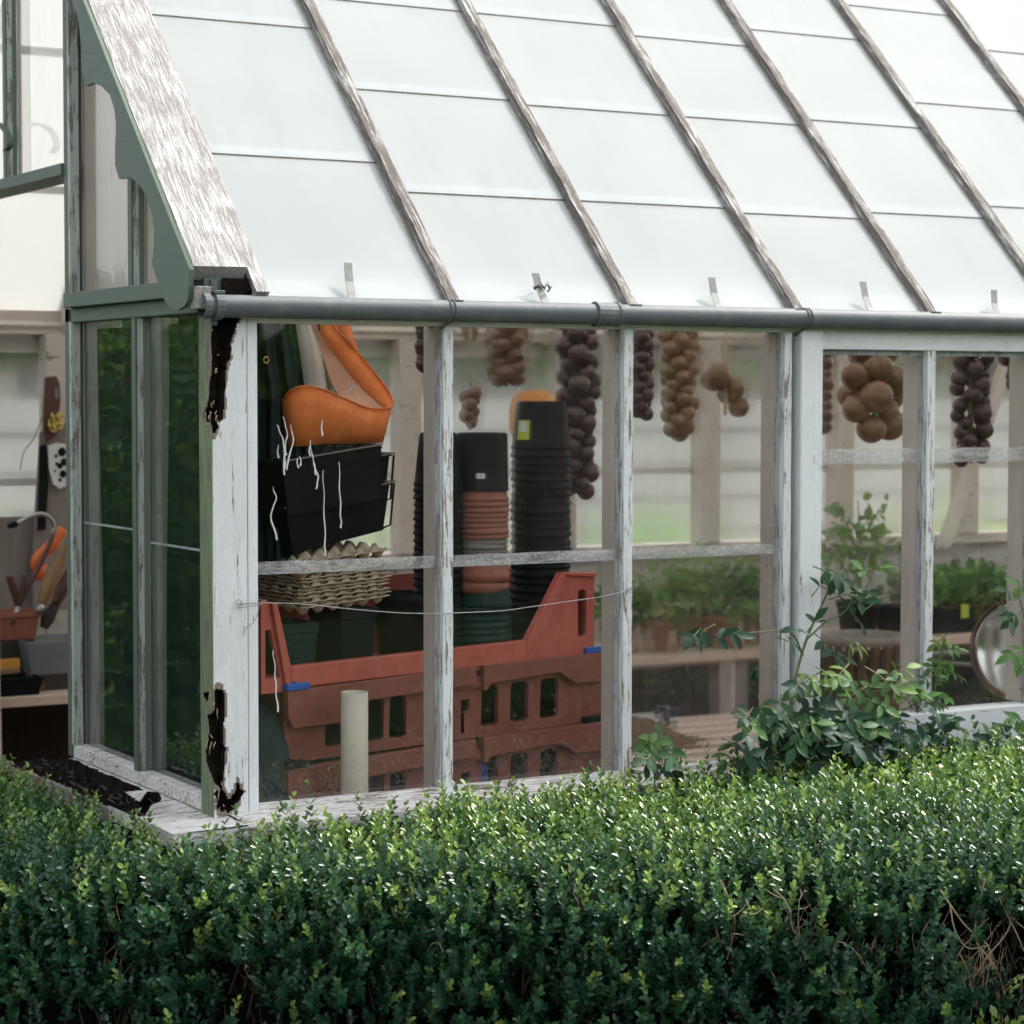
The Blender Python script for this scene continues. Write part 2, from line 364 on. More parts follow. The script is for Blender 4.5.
def rrect(x0,z0,x1,z1,r,n=4):
    o=[]
    for cx,cz,a0 in ((x1-r,z1-r,0),(x0+r,z1-r,90),(x0+r,z0+r,180),(x1-r,z0+r,270)):
        for k in range(n+1):
            a=math.radians(a0+90*k/n); o.append((cx+r*math.cos(a),cz+r*math.sin(a)))
    return o
def npmesh(name,V,F,mat,parent=None,col=None,smooth=False):
    V=np.ascontiguousarray(V,np.float32); F=np.ascontiguousarray(F,np.int32); k=F.shape[1]
    me=bpy.data.meshes.new(name); me.vertices.add(len(V)); me.vertices.foreach_set('co',V.ravel())
    me.loops.add(F.size); me.loops.foreach_set('vertex_index',F.ravel())
    me.polygons.add(len(F)); me.polygons.foreach_set('loop_start',np.arange(0,F.size,k,dtype=np.int32)); me.polygons.foreach_set('loop_total',np.full(len(F),k,np.int32))
    me.materials.append(MATS[mat]); me.update(calc_edges=True)
    if smooth: me.polygons.foreach_set('use_smooth',np.ones(len(F),bool))
    if col is not None:
        a=me.color_attributes.new('col','FLOAT_COLOR','POINT'); c=np.ones((len(V),4),np.float32); c[:,:3]=col; a.data.foreach_set('color',c.ravel())
    o=bpy.data.objects.new(name,me); COL.objects.link(o)
    if parent is not None: o.parent=parent
    return o
def unit(a): return a/(np.linalg.norm(a,axis=-1,keepdims=True)+1e-9)
def leaves(P,T,Nn,Ln,W,colr,stations,fold=.25,curl=.15):
    """P base, T tip direction, Nn face normal, Ln length, W half width; stations = [(t,w)...]"""
    T=unit(T); B=unit(np.cross(T,Nn)); Nn=np.cross(B,T); n=len(P); V=[]
    for t,w in stations:
        c=P+T*(Ln*t)[:,None]-Nn*(Ln*curl*t*t)[:,None]
        e=B*(W*w)[:,None]; h=Nn*(W*w*fold)[:,None]
        if w==0: V+= [c]
        else: V+=[c-e+h,c,c+e+h]
    # faces
    idx=[];k=0
    for t,w in stations:
        if w==0: idx.append((k,k,k)); k+=1
        else: idx.append((k,k+1,k+2)); k+=3
    fs=[]
    for a,b in zip(idx[:-1],idx[1:]):
        fs.append((a[0],a[1],b[1],b[0])); fs.append((a[1],a[2],b[2],b[1]))
    tri=[]
    for f in fs:
        g=[]
        for i in f:
            if i not in g: g.append(i)
        if len(g)==4: tri+= [(g[0],g[1],g[2]),(g[0],g[2],g[3])]
        else: tri.append(tuple(g))
    V=np.stack(V,1).reshape(-1,3); F=(np.arange(n)[:,None,None]*k+np.array(tri)[None]).reshape(-1,3)
    return V,F,np.repeat(colr,k,0)
BOXL=[(0,0),(.35,.9),(.75,.85),(1,0)]
def box_leaves(P,T,Nn,Ln,W,colr):
    T=unit(T); B=unit(np.cross(T,Nn)); Nn=np.cross(B,T); n=len(P)
    a=lambda t,w,h: P+T*(Ln*t)[:,None]+B*(W*w)[:,None]+Nn*(W*h)[:,None]
    V=np.stack([a(0,0,0),a(.32,.95,.3),a(.74,.85,.2),a(1,0,-.25),a(.74,-.85,.2),a(.32,-.95,.3)],1).reshape(-1,3)
    F=(np.arange(n)[:,None,None]*6+np.array([(0,1,2,3),(0,3,4,5)])[None]).reshape(-1,4)
    return V,F,np.repeat(colr,6,0)
ROSEL=[(0,0),(.12,.45),(.3,.88),(.5,1),(.7,.8),(.88,.4),(1,0)]
_w=RNG.normal(size=(14,3)); _ph=RNG.uniform(0,6.28,14)
def nz(P,s=1.0,seed=0):
    P=np.asarray(P,float)*s; r=0
    for k in range(14): r=r+np.sin(P@(_w[(k+seed)%14]*(1+.35*k))+_ph[(k*3+seed)%14])/(1+.22*k)
    return r/4.2
def inpoly(px,py,poly):
    r=np.zeros(np.shape(px),bool); n=len(poly)
    for i in range(n):
        x1,y1=poly[i];x2,y2=poly[(i+1)%n]
        c=((y1>py)!=(y2>py))&(px<(x2-x1)*(py-y1)/((y2-y1)+1e-12)+x1); r^=c
    return r
# ------------------------------------------------------------------ setting: ground, path
def sheet(name,x0,y0,x1,y1,z,mat):
    b=MB(); b.add([(x0,y0,z),(x1,y0,z),(x1,y1,z),(x0,y1,z)],[(0,1,2,3)]); return tag(b.build(name,mat),kind='structure')
sheet('ground',-400,-400,400,400,0,'lawn')
sheet('gravel_path',-1.9,-4.9,-.95,4.6,.004,'gravel')
sheet('brick_floor',.05,.05,5.95,2.75,.008,'clay_brick')
sheet('back_lawn',-.9,2.9,12,6.5,.004,'back_grass')
sheet('back_path',-1.5,4.6,9,5.6,.008,'gravel')
sheet('hedge_bed',-.93,-2.2,4.6,-.02,.006,'soil')
# ------------------------------------------------------------------ the greenhouse
GH=thing('greenhouse','old white and green timber greenhouse with flaking paint, rotten corner post and whitewashed glass roof','greenhouse')
XE=6.0; YB=2.8; YR=1.4; ZE=1.842
M1,M2=.609,1.113
def frame_box(name,a,b,mat='white_paint',bev=.002,parent=GH):
    return MB().box(a,b).build(name,mat,parent,bevel=bev)
# --- corner post with rot eaten into it
def corner_post():
    ds=.003; s=np.arange(-.079,.0851,ds); z=np.arange(.692,1.868,.0035)
    Sg,Z=np.meshgrid(s,z)
    def conv(px):
        o=[]
        for u,v in px:
            p=onX(u,v,0) if u<213 else onY(u,v,0)
            o.append((-p[1] if u<213 else p[0],p[2]))
        return o
    q=lambda L,k,ox,oy:[(ox+a*k,oy+b*k) for a,b in L]
    up=q([(225,190),(222,240),(215,330),(195,380),(205,460),(205,600),(190,660),(185,760),(165,840),(150,860),(170,890),(195,905),(225,980),(240,925),(265,880),(285,800),(280,720),(290,560),(310,500),(320,400),(355,320),(372,240),(375,190)],.15625,180,280)
    lo=q([(648,570),(662,568),(673,585),(676,640),(669,700),(676,760),(673,830),(668,872),(652,852),(625,800),(620,760),(630,700),(627,650),(646,640)],.3321,0,500)
    lo2=q([(650,930),(660,895),(690,905),(712,882),(718,850),(730,880),(712,920),(690,937),(665,937)],.3321,0,500)
    lo3=q([(613,582),(628,580),(626,602),(616,600)],.3321,0,500)
    lo4=q([(668,870),(690,905),(655,925),(650,880)],.3321,0,500)
    j=.004*nz(np.stack([Sg*40,Z*0,Z*40],-1),1.5); j2=.0025*nz(np.stack([Sg*160,Z*0+2,Z*160],-1),1.5)
    ss=Sg+j+j2; zz=Z+j2*1.5
    mask=np.zeros(Sg.shape,bool)
    for pl in (up,lo,lo2,lo3,lo4): mask|=inpoly(ss,zz,conv(pl))
    dep=np.where(mask,.026+.012*nz(np.stack([Sg*60,Z*0,Z*9],-1),2.2)+.005*nz(np.stack([Sg*260,Z*0,Z*30],-1),2),0)
    base=.0012*nz(np.stack([Sg*30,Z*0,Z*5],-1),1.3)
    X=np.where(Sg>0,Sg,0); Yy=np.where(Sg>0,0,-Sg)
    wy=np.where(Sg>0,1,np.clip(1+Sg/.02,0,1)); wx=np.where(Sg<=0,1,np.clip(1-Sg/.02,0,1))
    d=dep+base
    V=np.stack([X+wx*d,Yy+wy*d,Z],-1).reshape(-1,3); nr,nc=Sg.shape
    ii=(np.arange(nr-1)[:,None]*nc+np.arange(nc-1)[None]).ravel(); F=np.stack([ii,ii+1,ii+nc+1,ii+nc],-1)
    o=npmesh('corner_post',V,F,'white_cracked',GH)
    me=o.data; me.materials.append(MATS['mossy_green_paint']); me.materials.append(MATS['rot'])
    st=mask.copy()
    for k in range(1,3):
        for dx,dz in ((k,0),(-k,0),(0,2*k),(0,-2*k)): st|=np.roll(np.roll(mask,dx,1),dz,0)
    st&=(nz(np.stack([Sg*150,Z*0+1,Z*70],-1),1.3)>-.12); stain=st.ravel()[F].any(1); me.materials.append(MATS['bare_wood'])
    mk=mask.ravel(); rot=mk[F].any(1); gr=(Sg.ravel()[F].mean(1)<-.001)
    me.polygons.foreach_set('material_index',np.where(rot,2,np.where(stain,3,np.where(gr,1,0))).astype(np.int32))
    # the hidden sides of the post
    MB().box((.03,.03,.69),(.0845,.0785,1.868)).build('post_core','rot',o)
    # splintered fibres hanging in the rot
    b=MB()
    for k in range(46):
        u,v=random.choice([(208,405),(213,412),(206,415),(214,360),(218,420),(214,690),(212,735),(215,700),(222,800),(219,806)])
        u+=random.uniform(-5,5); v+=random.uniform(-14,14)
        p=onX(u,v,.0) if u<213 else onY(u,v,.0); p=p+np.array([.006,.006,0])*random.random()
        e=p+np.array([random.uniform(-.006,.004),random.uniform(-.006,.004),random.uniform(-.03,.012)])
        b.tube([p,(p+e)/2+np.array([-.002,-.001,0]),e],[.0014,.0012,.0003],4)
    b.build('splinters','twig',o); o['label']='corner post with black rot eaten into white and green paint'
    frame_box('window_jamb',(.0855,.004,.694),(.111,.06,1.82),'white_paint')
corner_post()
# --- front wall
sill=MB()
def rough_sill():
    x=np.arange(.0335,1.616,.012); prof=[(-.07,.0),(-.07,.662),(-.113,.664),(-.1155,.668),(-.1155,.690),(-.112,.6945),(-.06,.697),(.0,.7005),(.03,.7015),(.03,.64)]
    rows=[]
    for i,xx in enumerate(x):
        rows.append([(xx,y+.0018*nz(np.array([xx*30,y*30,z*20]),1.2),z+.0014*nz(np.array([xx*22,y*40,z*20+4]),1.2)) for y,z in prof])
    b=MB(); b.loft(rows); return b.build('front_sill','sill_paint',GH)
rough_sill()
frame_box('plinth_wall',(-.0,-.066,0),(1.617,.02,.6615),'white_paint_x',0)
b=MB(); b.box((.111,.004,.7),(1.575,.036,.7125)); b.build('bottom_bead','sill_paint',GH,bevel=.002)
frame_box('head_rail',(.0856,.006,1.8085),(1.6165,.085,1.862),'white_paint_x')
def mullion(xr,w=.025,z0=.700,z1=1.8083,front='white_worn',inner='inner_cream'):
    b=MB(); j=lambda z,k:.0011*nz(np.array([xr*7+k,0,z*26]),1.2)
    zs=np.arange(z0,z1+.001,.02); zs=np.append(zs[zs<z1-.004],z1)
    b.loft([[(xr-w+j(z,0),.031,z),(xr-w+j(z,1),.001+j(z,2),z),(xr+j(z,3),.0+j(z,4),z),(xr+j(z,5),.031,z)] for z in zs])
    b.add([(xr-w,.031,z1),(xr-w,0,z1),(xr,0,z1),(xr,.031,z1)],[(0,1,2,3)])
    o=b.build('mullion',front,GH)
    MB().box((xr-w+.001,.0365,z0),(xr-.001,.107,z1)).build('inner_rib',inner,o,bevel=.003)
    p=MB()
    for sx,d in ((xr-w,-1),(xr,1)):
        p.loft([[(sx,.019+.003*nz(np.array([sx,1,z*20])),z),(sx+d*(.0085+.002*nz(np.array([sx,d,z*24]),1.3)),.0295,z)] for z in zs])
    p.build('putty','putty_paint',o)
    # rusty nail heads and bare foot
    return o
mullion(M1); mullion(M2)
o=mullion(1.597,.022,inner='back_cream')
frame_box('filler_strip',(1.5975,.045,.7),(1.6165,.10,1.8083),'putty_paint')
frame_box('door_post',(1.617,-.014,.66),(1.687,.10,1.8425),'white_paint',.004)
frame_box('top_rail',(1.6875,.0,1.766),(XE-.09,.075,1.862),'white_paint_x')
frame_box('bottom_rail',(1.6875,-.004,.66),(XE-.09,.07,.794),'white_paint_x',.003)
frame_box('plinth_wall',(1.6175,-.004,0),(XE,.07,.6595),'white_paint_x',0)
X2=[2.071,2.448,2.825,3.202,3.579,3.956,4.333,4.71,5.087,5.464]
for xr in X2: mullion(xr,.025,.7942,1.7658)
frame_box('corner_post',(XE-.09,0,0),(XE,.09,1.868),'white_paint')
# panes
def pane(name,x0,x1,z0,z1,y,mat,parent=GH):
    b=MB(); b.add([(x0,y,z0),(x1,y,z0),(x1,y,z1),(x0,y,z1)],[(0,1,2,3)]); return b.build(name,mat,parent)
LZ0,LZ1=1.241,1.264
bays=[(.111,M1-.025,'glass_clear','glass_clear'),(M1,M2-.025,'glass_hazy','glass_clear'),(M2,1.575,'glass_hazy','glass_foggy')]
PANES=[]
for x0,x1,mu,ml in bays:
    lo=pane('window_pane',x0,x1,.7125,LZ1,.0345,ml); hi=pane('window_pane',x0,x1,LZ0,1.8085,.0305,mu)
    PANES+= [lo,hi]
    s=MB(); rows=[]
    for x in np.linspace(x0,x1,40):
        rows.append([(x,.0292,LZ0-.003+.002*nz(np.array([x*40,0,1.]))),(x,.0288,(LZ0+LZ1)/2),(x,.0292,LZ1+.001+.002*nz(np.array([x*50,2,3.])))])
    s.loft(rows); s.build('lap_strip','lap_dirt',hi)
    MB().box((x0,.0286,LZ0-.0045),(x1,.031,LZ0-.0025)).build('pane_edge','putty_paint',hi)
xs=[1.6875]+X2
for k in range(len(xs)-1):
    x0=xs[k]; x1=xs[k+1]-.025
    lo=pane('window_pane',x0,x1,.794,1.505,.0345,'glass_side'); hi=pane('window_pane',x0,x1,1.468,1.766,.0305,'glass_side')
    s=MB(); s.loft([[(x,.0292,1.4665),(x,.0288,1.486),(x,.0292,1.5055+.001*nz(np.array([x*50,2,3.])))] for x in np.linspace(x0,x1,24)]); s.build('lap_strip','lap_dirt',hi)
    MB().box((x0,.02,1.752),(x1,.0295,1.7655)).build('rebate','putty_paint',hi)
pane('window_pane',xs[-1],XE-.09,.794,1.766,.0345,'glass_side')
# drips of white paint run down the first pane
def drips():
    D=[[(283,417),(287,432),(285,450),(284,475)],[(277,425),(282,437),(286,455)],[(290,425),(293,440),(286,470)],[(310,440),(313,460),(318,478),(316,489)],[(314,462),(316,475)],
       [(323,470),(324,500),(325,540),(325,556)],[(339,462),(340,495),(341,520),(341,528)],[(273,487),(276,500),(271,515),(277,540)],[(297,458),(298,468)],[(300,456),(301,466)],[(278,445),(278,458)],
       [(322,420),(322,436)],[(273,650),(275,670),(276,690),(278,712)],[(309,446),(310,456)],[(283,450),(285,462),(285,468)]]
    b=MB()
    for d in D:
        pts=smoothpath([onY(u,v,.0265) for u,v in d],5); n=len(pts)
        pts=[p_+np.array([.0013*math.sin(k*1.3+d[0][0]),0,0]) for k,p_ in enumerate(pts)]; b.tube(pts,[.0017*(.35+.7*k/(n-1)+.35*random.random()) for k in range(n)],6)
    b.build('paint_drips','drip_white',PANES[1])
drips()
# --- gable wall (left end)
frame_box('gable_tie_beam',(-.02,-.004,1.868),(.06,.955,1.906),'green_paint_y')
frame_box('gable_tie_beam',(.0,.079,1.831),(.05,1.0,1.8675),'green_paint_y')
def gmull(y0,y1,z0,z1,depth,name='gable_mullion',face=.028):
    o=MB().box((0,y0,z0),(.004,y1,z1)).build(name,'green_paint',GH)
    MB().box((.0042,y0+.001,z0),(face,y1-.001,z1)).build('side_face','pale_green_paint',o,bevel=.002)
    b=MB(); zs=np.linspace(z0,z1,60)
    b.loft([[(face-.008,y0+.001,z),(face+.003,y0-.006-.002*nz(np.array([3,y0,z*25])),z)] for z in zs]); b.build('putty','green_paint',o)
    MB().box((face+.012,y0+.001,z0),(face+depth,y1-.001,z1)).build('inner_rib','inner_cream',o,bevel=.003)
    return o
GX=.036
gmull(.484,.511,.73,1.8308,.085)
gmull(.505,.531,1.9062,2.42,.085)
gmull(.972,1.0,.70,2.85,.13,'door_jamb',.034)
MB().box((.0,.955,.73),(.026,.9715,2.75)).build('window_jamb','pale_green_paint',GH,bevel=.002)
frame_box('gable_bottom_rail',(.004,.079,.697),(.04,.972,.73),'sill_paint')
frame_box('plinth_wall',(-.066,-.066,0),(.02,1.0,.655),'green_paint',0)
pane_g=[]
def gpane(y0,y1,z0,z1,mat='glass_gable',top=None):
    b=MB(); b.add([(GX,y0,z0),(GX,y1,z0),(GX,y1,z1 if top is None else top[1]),(GX,y0,z1 if top is None else top[0])],[(0,1,2,3)]); return b.build('gable_pane',mat,GH)
gpane(.079,.484,.73,1.831); gpane(.511,.956,.73,1.831)
gpane(.03,.505,1.906,0,'glass_upper',(1.91,2.385)); gpane(.531,.956,1.906,0,'glass_upper',(2.41,2.835))
# horizontal lap line of the gable panes
MB().box((.031,.079,1.285),(.0345,.484,1.29)).build('pane_edge','putty_paint',GH)
MB().box((.031,.511,1.31),(.0345,.956,1.315)).build('pane_edge','putty_paint',GH)
# cream board behind the upper gable glass, with a notch out of it
plate('gable_lining',[(.545,1.915),(.80,1.915),(.957,1.915),(.957,2.80),(.80,2.66),(.66,2.5),(.66,2.30),(.60,2.27),(.60,2.12),(.545,2.12)],[],.012,'inner_cream',GH,((0,0,1,.075),(1,0,0,0),(0,1,0,0),(0,0,0,1)))
frame_box('door_head',(-.008,1.0005,2.213),(.085,2.6,2.244),'green_paint_y')
gm=gmull(1.49,1.515,2.2442,3.05,.02); 
gpane(1.0,1.49,2.244,0,'glass_upper',(2.87,3.2)); gpane(1.515,2.02,2.244,0,'glass_upper',(3.17,2.67))
gmull(2.02,2.05,.0,2.213,.1,'door_jamb',.034)
gmull(2.30,2.33,.73,1.9,.085); gpane(2.05,2.30,.73,2.2); gpane(2.33,2.72,.73,1.9)
frame_box('gable_bottom_rail',(.004,2.05,.66),(.04,2.72,.73),'putty_paint'); frame_box('plinth_wall',(-.05,2.05,0),(.02,2.8,.6595),'green_paint',0)
frame_box('corner_post',(0,2.72,0),(.085,2.8,1.86),'green_paint')
# green scroll bracket over the door
pts=smoothpath([onX(u,v,-.03) for u,v in [(-40,150),(-25,128),(-10,121),(0,125),(6,131),(9.5,140),(9.5,146),(6,150)]],6)
b=MB(); b.loft([[tuple(p+np.array([-.009,0,0])),tuple(p+np.array([.009,0,0]))] for p in pts]); b.build('scroll_bracket','green_paint',GH,solid=.006)
# rotten gable sill
def gable_sill():
    x=np.arange(-.143,.0331,.004); y=np.arange(-.116,1.16,.004); Xg,Yg=np.meshgrid(x,y)
    px=[(58,790),(66,770),(76,762),(88,768),(100,778),(112,782),(122,792),(134,800),(139,804),(143,799),(149,793),(160,796),(161,802),(150,806),(144,816),(137,818),(140,826),(128,842),(100,828)]
    poly=[tuple(onZ(u,v,.69)[:2]) for u,v in px]
    jj=.008*nz(np.stack([Xg*25,Yg*25,Xg*0],-1),1.3)+.004*nz(np.stack([Xg*90,Yg*90,Xg*0],-1),1.3)
    mask=inpoly(Xg+jj,Yg+jj,poly)|((Yg+jj>.43)&(Xg+jj*.8<-.008))|(Yg+jj>.985)
    keep=Xg<-.128
    dep=np.where(mask,.028+.014*nz(np.stack([Xg*40,Yg*40,Xg*0],-1),1.5)+.006*nz(np.stack([Xg*160,Yg*60,Xg*0],-1),1.5),0)
    dep=np.where(mask&keep,dep*.45,dep)
    Z=.694+Xg*.03-dep+.0012*nz(np.stack([Xg*60,Yg*18,Xg*0],-1),1.2)
    V=np.stack([Xg,Yg,Z],-1).reshape(-1,3); nr,nc=Xg.shape
    ii=(np.arange(nr-1)[:,None]*nc+np.arange(nc-1)[None]).ravel(); F=np.stack([ii,ii+1,ii+nc+1,ii+nc],-1)
    o=npmesh('gable_sill',V,F,'sill_paint',GH); me=o.data; me.materials.append(MATS['rot'])
    me.polygons.foreach_set('material_index',mask.ravel()[F].any(1).astype(np.int32)); o['label']='sill rotted dark and hollow at its far end'
    bb=MB(); bb.loft([[(-.1432,yy,.655+.004*nz(np.array([3,yy*20,0.])) ),(-.1435,yy,.6885+(-.012 if yy>.3 else 0)+.003*nz(np.array([1,yy*20,0.])))] for yy in np.arange(-.116,.30,.01)])
    bb.build('sill_edge',['sill_paint'],o)
    bb=MB(); bb.loft([[(-.1435+.002*nz(np.array([yy*40,1,1.])),yy,.640),(-.1425,yy,.679+.005*nz(np.array([1,yy*30,0.]))),(-.132,yy,.680+.005*nz(np.array([1,yy*30,0.])))] for yy in np.arange(.295,1.16,.008)])
    bb.build('sill_edge',['grey_wood'],o)
    MB().box((-.1415,-.1145,.655),(.033,.13,.6885)).build('sill_core','sill_paint',o)
    bb=MB(); bb.loft([[(xx,-.1165,.655),(xx,-.117,.6905+xx*.03+.001*nz(np.array([xx*60,2,0.])))] for xx in np.arange(-.1435,.034,.008)]); bb.build('sill_edge','sill_paint',o)
    c=MB()
    for k in range(70):
        yy=random.uniform(.15,1.05); xx=random.uniform(-.12,.0); p=np.array([xx,yy,.662+random.uniform(0,.02)])
        q=p+np.array([random.uniform(-.012,.012),random.uniform(-.05,.05),random.uniform(-.005,.012)])
        c.tube([p,q],[.003,.0012],4)
    c.build('splinters','dark_boards',o)
gable_sill()
# --- fretwork barge board, traced in the plane x=-.055, mirrored about the ridge
arch=[(85,86),(93,83),(101,86),(110,95),(114.5,110),(116,125),(115,150),(115,165),(119,179),(126,178),(130,177),(138,183),(146,195),(151,210),(154,230),(153.5,250),(152,264),(157,280),(160,287),(163.4,298),(168,306),(177.6,310),(184.5,306),(188,299),(189,279),(189.5,270)]
left=[(85,86),(82,70),(81,45),(78,18),(71,0),(66,-14)]
A=[onX(u,v,-.062)[1:] for u,v in arch]; A=[(float(a),float(c)) for a,c in A]
outerz=lambda y:y+1.946
Lf=[tuple(map(float,onX(u,v,-.062)[1:])) for u,v in left]
inner=list(reversed(A))+Lf[1:]
ylast,zlast=inner[-1]
if ylast<YR: inner+= [(YR-.03,outerz(YR)-.16)]
outer_pts=[(inner[0][0],outerz(inner[0][0])),(YR,outerz(YR))]
half=inner[:]+[(YR,outerz(YR)-.15)]
yb_=inner[0][0]
poly=half+[(2*YR-y,z) for y,z in reversed(half[:-1])]+[(2*YR-yb_,outerz(yb_)),(YR,outerz(YR)),(yb_,outerz(yb_))]
plate('fretwork_board',poly,[],.011,'green_paint_y',GH,((0,0,1,-.0565),(1,0,0,0),(0,1,0,0),(0,0,0,1)),.002)
# cap board on the barge
def slopebox(b,x0,x1,c0,c1,ya,yb,mi=None,flip=False):
    """box following the 45 degree slope: c0..c1 heights above the line z=y, measured vertically; cut square to slope"""
    vs=[]
    for y,c in ((ya,c0),(yb,c0),(yb,c1),(ya,c1)):
        off=(c-c0)/2
        yy=y-off; vs.append((yy,yy+c))
    if flip: vs=[(2*YR-y,z) for y,z in vs]
    b.prism([(x0,y,z) for y,z in vs],(x1-x0,0,0),mi)
def wavy_slope(name,mat,x0,x1,c0,c1,ya,yb,parent,amp=.002,flip=False,n=90):
    rows=[]
    for k,y in enumerate(np.linspace(ya,yb,n)):
        q=lambda a,b:amp*nz(np.array([a,y*26,b]),1.3)
        pr_=[]
        for x,c,a in ((x0,c0,0),(x0,c1,1.3),(x1,c1,2.7),(x1,c0,4.1)):
            off=(c-c0)/2; yy=y-off; pr_.append((x+q(a,x*9),(2*YR-yy) if flip else yy,yy+c+q(a+7,x*9)))
        rows.append(pr_)
    b=MB(); b.loft(rows,closed=True); b.add(rows[0],[(0,1,2,3)]); b.add(rows[-1],[(3,2,1,0)])
    return b.build(name,mat,parent)
wavy_slope('barge_cap','barge_paint',-.0505,.079,1.888,1.948,.012,1.37,GH,.0014)
wavy_slope('barge_cap','barge_paint',-.0505,.079,1.888,1.948,.012,1.37,GH,.0014,True)
MB().box((-.050,-.035,1.835),(-.015,.0,1.885)).build('barge_block','barge_paint',GH,bevel=.002)
wavy_slope('edge_strip','barge_paint',.091,.122,1.86,1.916,-.012,1.385,GH,.0022)
b=MB(); slopebox(b,.0795,.0905,1.86,1.895,.0,1.38); b.build('gap_shade','rot',GH)  # near-black filler paints the shade in the gap, no rot here
# --- roof
def roof_side(flip):
    name='roof_slope'
    R=MB(); slopebox(R,.05,XE-.02,1.80,1.83,.06,.075,flip=flip); slopebox(R,.05,XE-.02,1.80,1.84,1.33,1.4,flip=flip)
    root=R.build(name,'inner_cream',GH)
    bars=[.105,.597,1.094,1.594,2.036,2.494,2.957,3.42,3.88,4.34,4.80,5.26,5.72,XE-.02]
    zl={0:[2.226,2.606],1:[2.150,2.433,2.705],2:[2.150,2.4225,2.704],3:[2.138,2.422,2.677],4:[2.159,2.442,2.739],5:[2.198,2.53,2.868]}
    def cl(b,x0,x1,y0,y1,lift,th=.004):
        # pane: lower edge lifted over the pane below
        P=[(x0,y0,lift),(x1,y0,lift),(x1,y1,0),(x0,y1,0)]
        vs=[]
        for t in (0,th):
            for x,y,l in P:
                k=(l+t)*.7071; yy=y-k; zz=y+1.866+k
                vs.append((x,2*YR-yy if flip else yy,zz))
        f=[(0,3,2,1),(4,5,6,7),(0,1,5,4),(1,2,6,5),(2,3,7,6),(3,0,4,7)]
        b.add(vs,f)
    for k in range(len(bars)-1):
        x0,x1=bars[k],bars[k+1]
        laps=zl.get(k,[2.15+.03*((k*7)%5)/4,2.44+.03*((k*3)%5)/4,2.72+.04*((k*5)%4)/3])
        ys=[-.034]+[z-1.876 for z in laps]
        while ys[-1]<1.05: ys.append(ys[-1]+.285)
        ys=ys[:1]+[y for y in ys[1:] if y<1.3]
        if flip: ys=[-.034]+[y+.07 for y in ys[1:]]
        b=MB()
        for i,y in enumerate(ys):
            y1=ys[i+1]+.02 if i+1<len(ys) else 1.40
            cl(b,x0+.006,x1-.006,y,y1,.0032,.003)
        pn=b.build('roof_pane','dimmed_glass' if flip else 'whitewashed_glass',root)
        if not flip and k<8:
            d=MB()
            for y in ys[1:]:
                pts=[]
                rows=[]
                for x in np.linspace(x0+.012,x1-.012,30):
                    w=.0022+.0018*nz(np.array([x*60,y*9,k]),1.2)
                    yy=y-.0032*.7071-.0006; zz=y+1.866+.0032*.7071
                    ww=max(w,.0006)*.55; rows.append([(x,yy-.0012-ww,zz-.0009-ww*.7),(x,yy-.0022,zz+.0021)])
                d.loft(rows)
            d.build('lap_dirt','lap_grime',pn)
    for k,x in enumerate(bars[1:-1]):
        o=wavy_slope('glazing_bar','bar_wood',x-.0135,x+.0135,1.872,1.898,-.028,1.39,root,.0032,flip,150)
        if flip is False:
            pp=MB(); 
            for sx,dd in ((x-.014,-1),(x+.014,1)):
                rows=[]
                for y in np.linspace(-.028,1.39,120):
                    w=.010+.003*nz(np.array([sx,y*30,dd]),1.4)
                    rows.append([(sx,y-.009,y+1.885),(sx+dd*w,y-.004,y+1.8775)])
                pp.loft(rows)
            pp.build('putty','bar_wood',o)
            MB().box((x-.016,-.045,1.842),(x+.016,-.024,1.868)).build('bar_foot','bar_wood',o)
        b=MB(); slopebox(b,x-.02,x+.02,1.79,1.864,.04,1.38,flip=flip); b.build('rafter','inner_cream_y',root)
    return root
r1=roof_side(False); r2=roof_side(True)
MB().prism([(-.06,YR-.12,3.205),(-.06,YR,3.33),(-.06,YR+.12,3.205),(-.06,YR,3.30)],(XE+.06,0,0)).build('ridge_cap','white_paint_x',GH)
frame_box('eave_board',(.119,-.006,1.82),(XE,.0055,1.848),'white_paint_x',0)
MB().box((.02,-.012,1.87),(.085,-.008,1.905)).build('rotten_end','rot',GH)
# glazing clips at the eave
for (u0,v0),(u1,v1) in (((345,270),(352,297)),((532,280),(545,301)),((708,284),(718,306)),((859,288),(870,309)),((990,296),(997,314))):
    p=onSlope(u0,v0,1.893); q=onSlope(u1,v1,1.893); 
    mid=(p+q)/2+SN*.006; w=np.array([.010,0,0]); up=p+SN*.022
    b=MB(); b.loft([[up-w,up+w],[mid-w,mid+w],[q-w,q+w],[q+np.array([0,-.012,-.006])-w,q+np.array([0,-.012,-.006])+w]]); b.build('glazing_clip','metal_clip',r1,solid=.002)
p=onSlope(540,292,1.89); b=MB()
for k in range(14):
    q=p+np.array([random.uniform(-.03,.03),random.uniform(-.02,.02),random.uniform(0,.012)]); b.tube([q,q+np.array([random.uniform(-.015,.015),random.uniform(-.01,.01),random.uniform(0,.018)])],[.002,.0008],4)
b.build('dead_leaf_litter','dark_twig',r1)
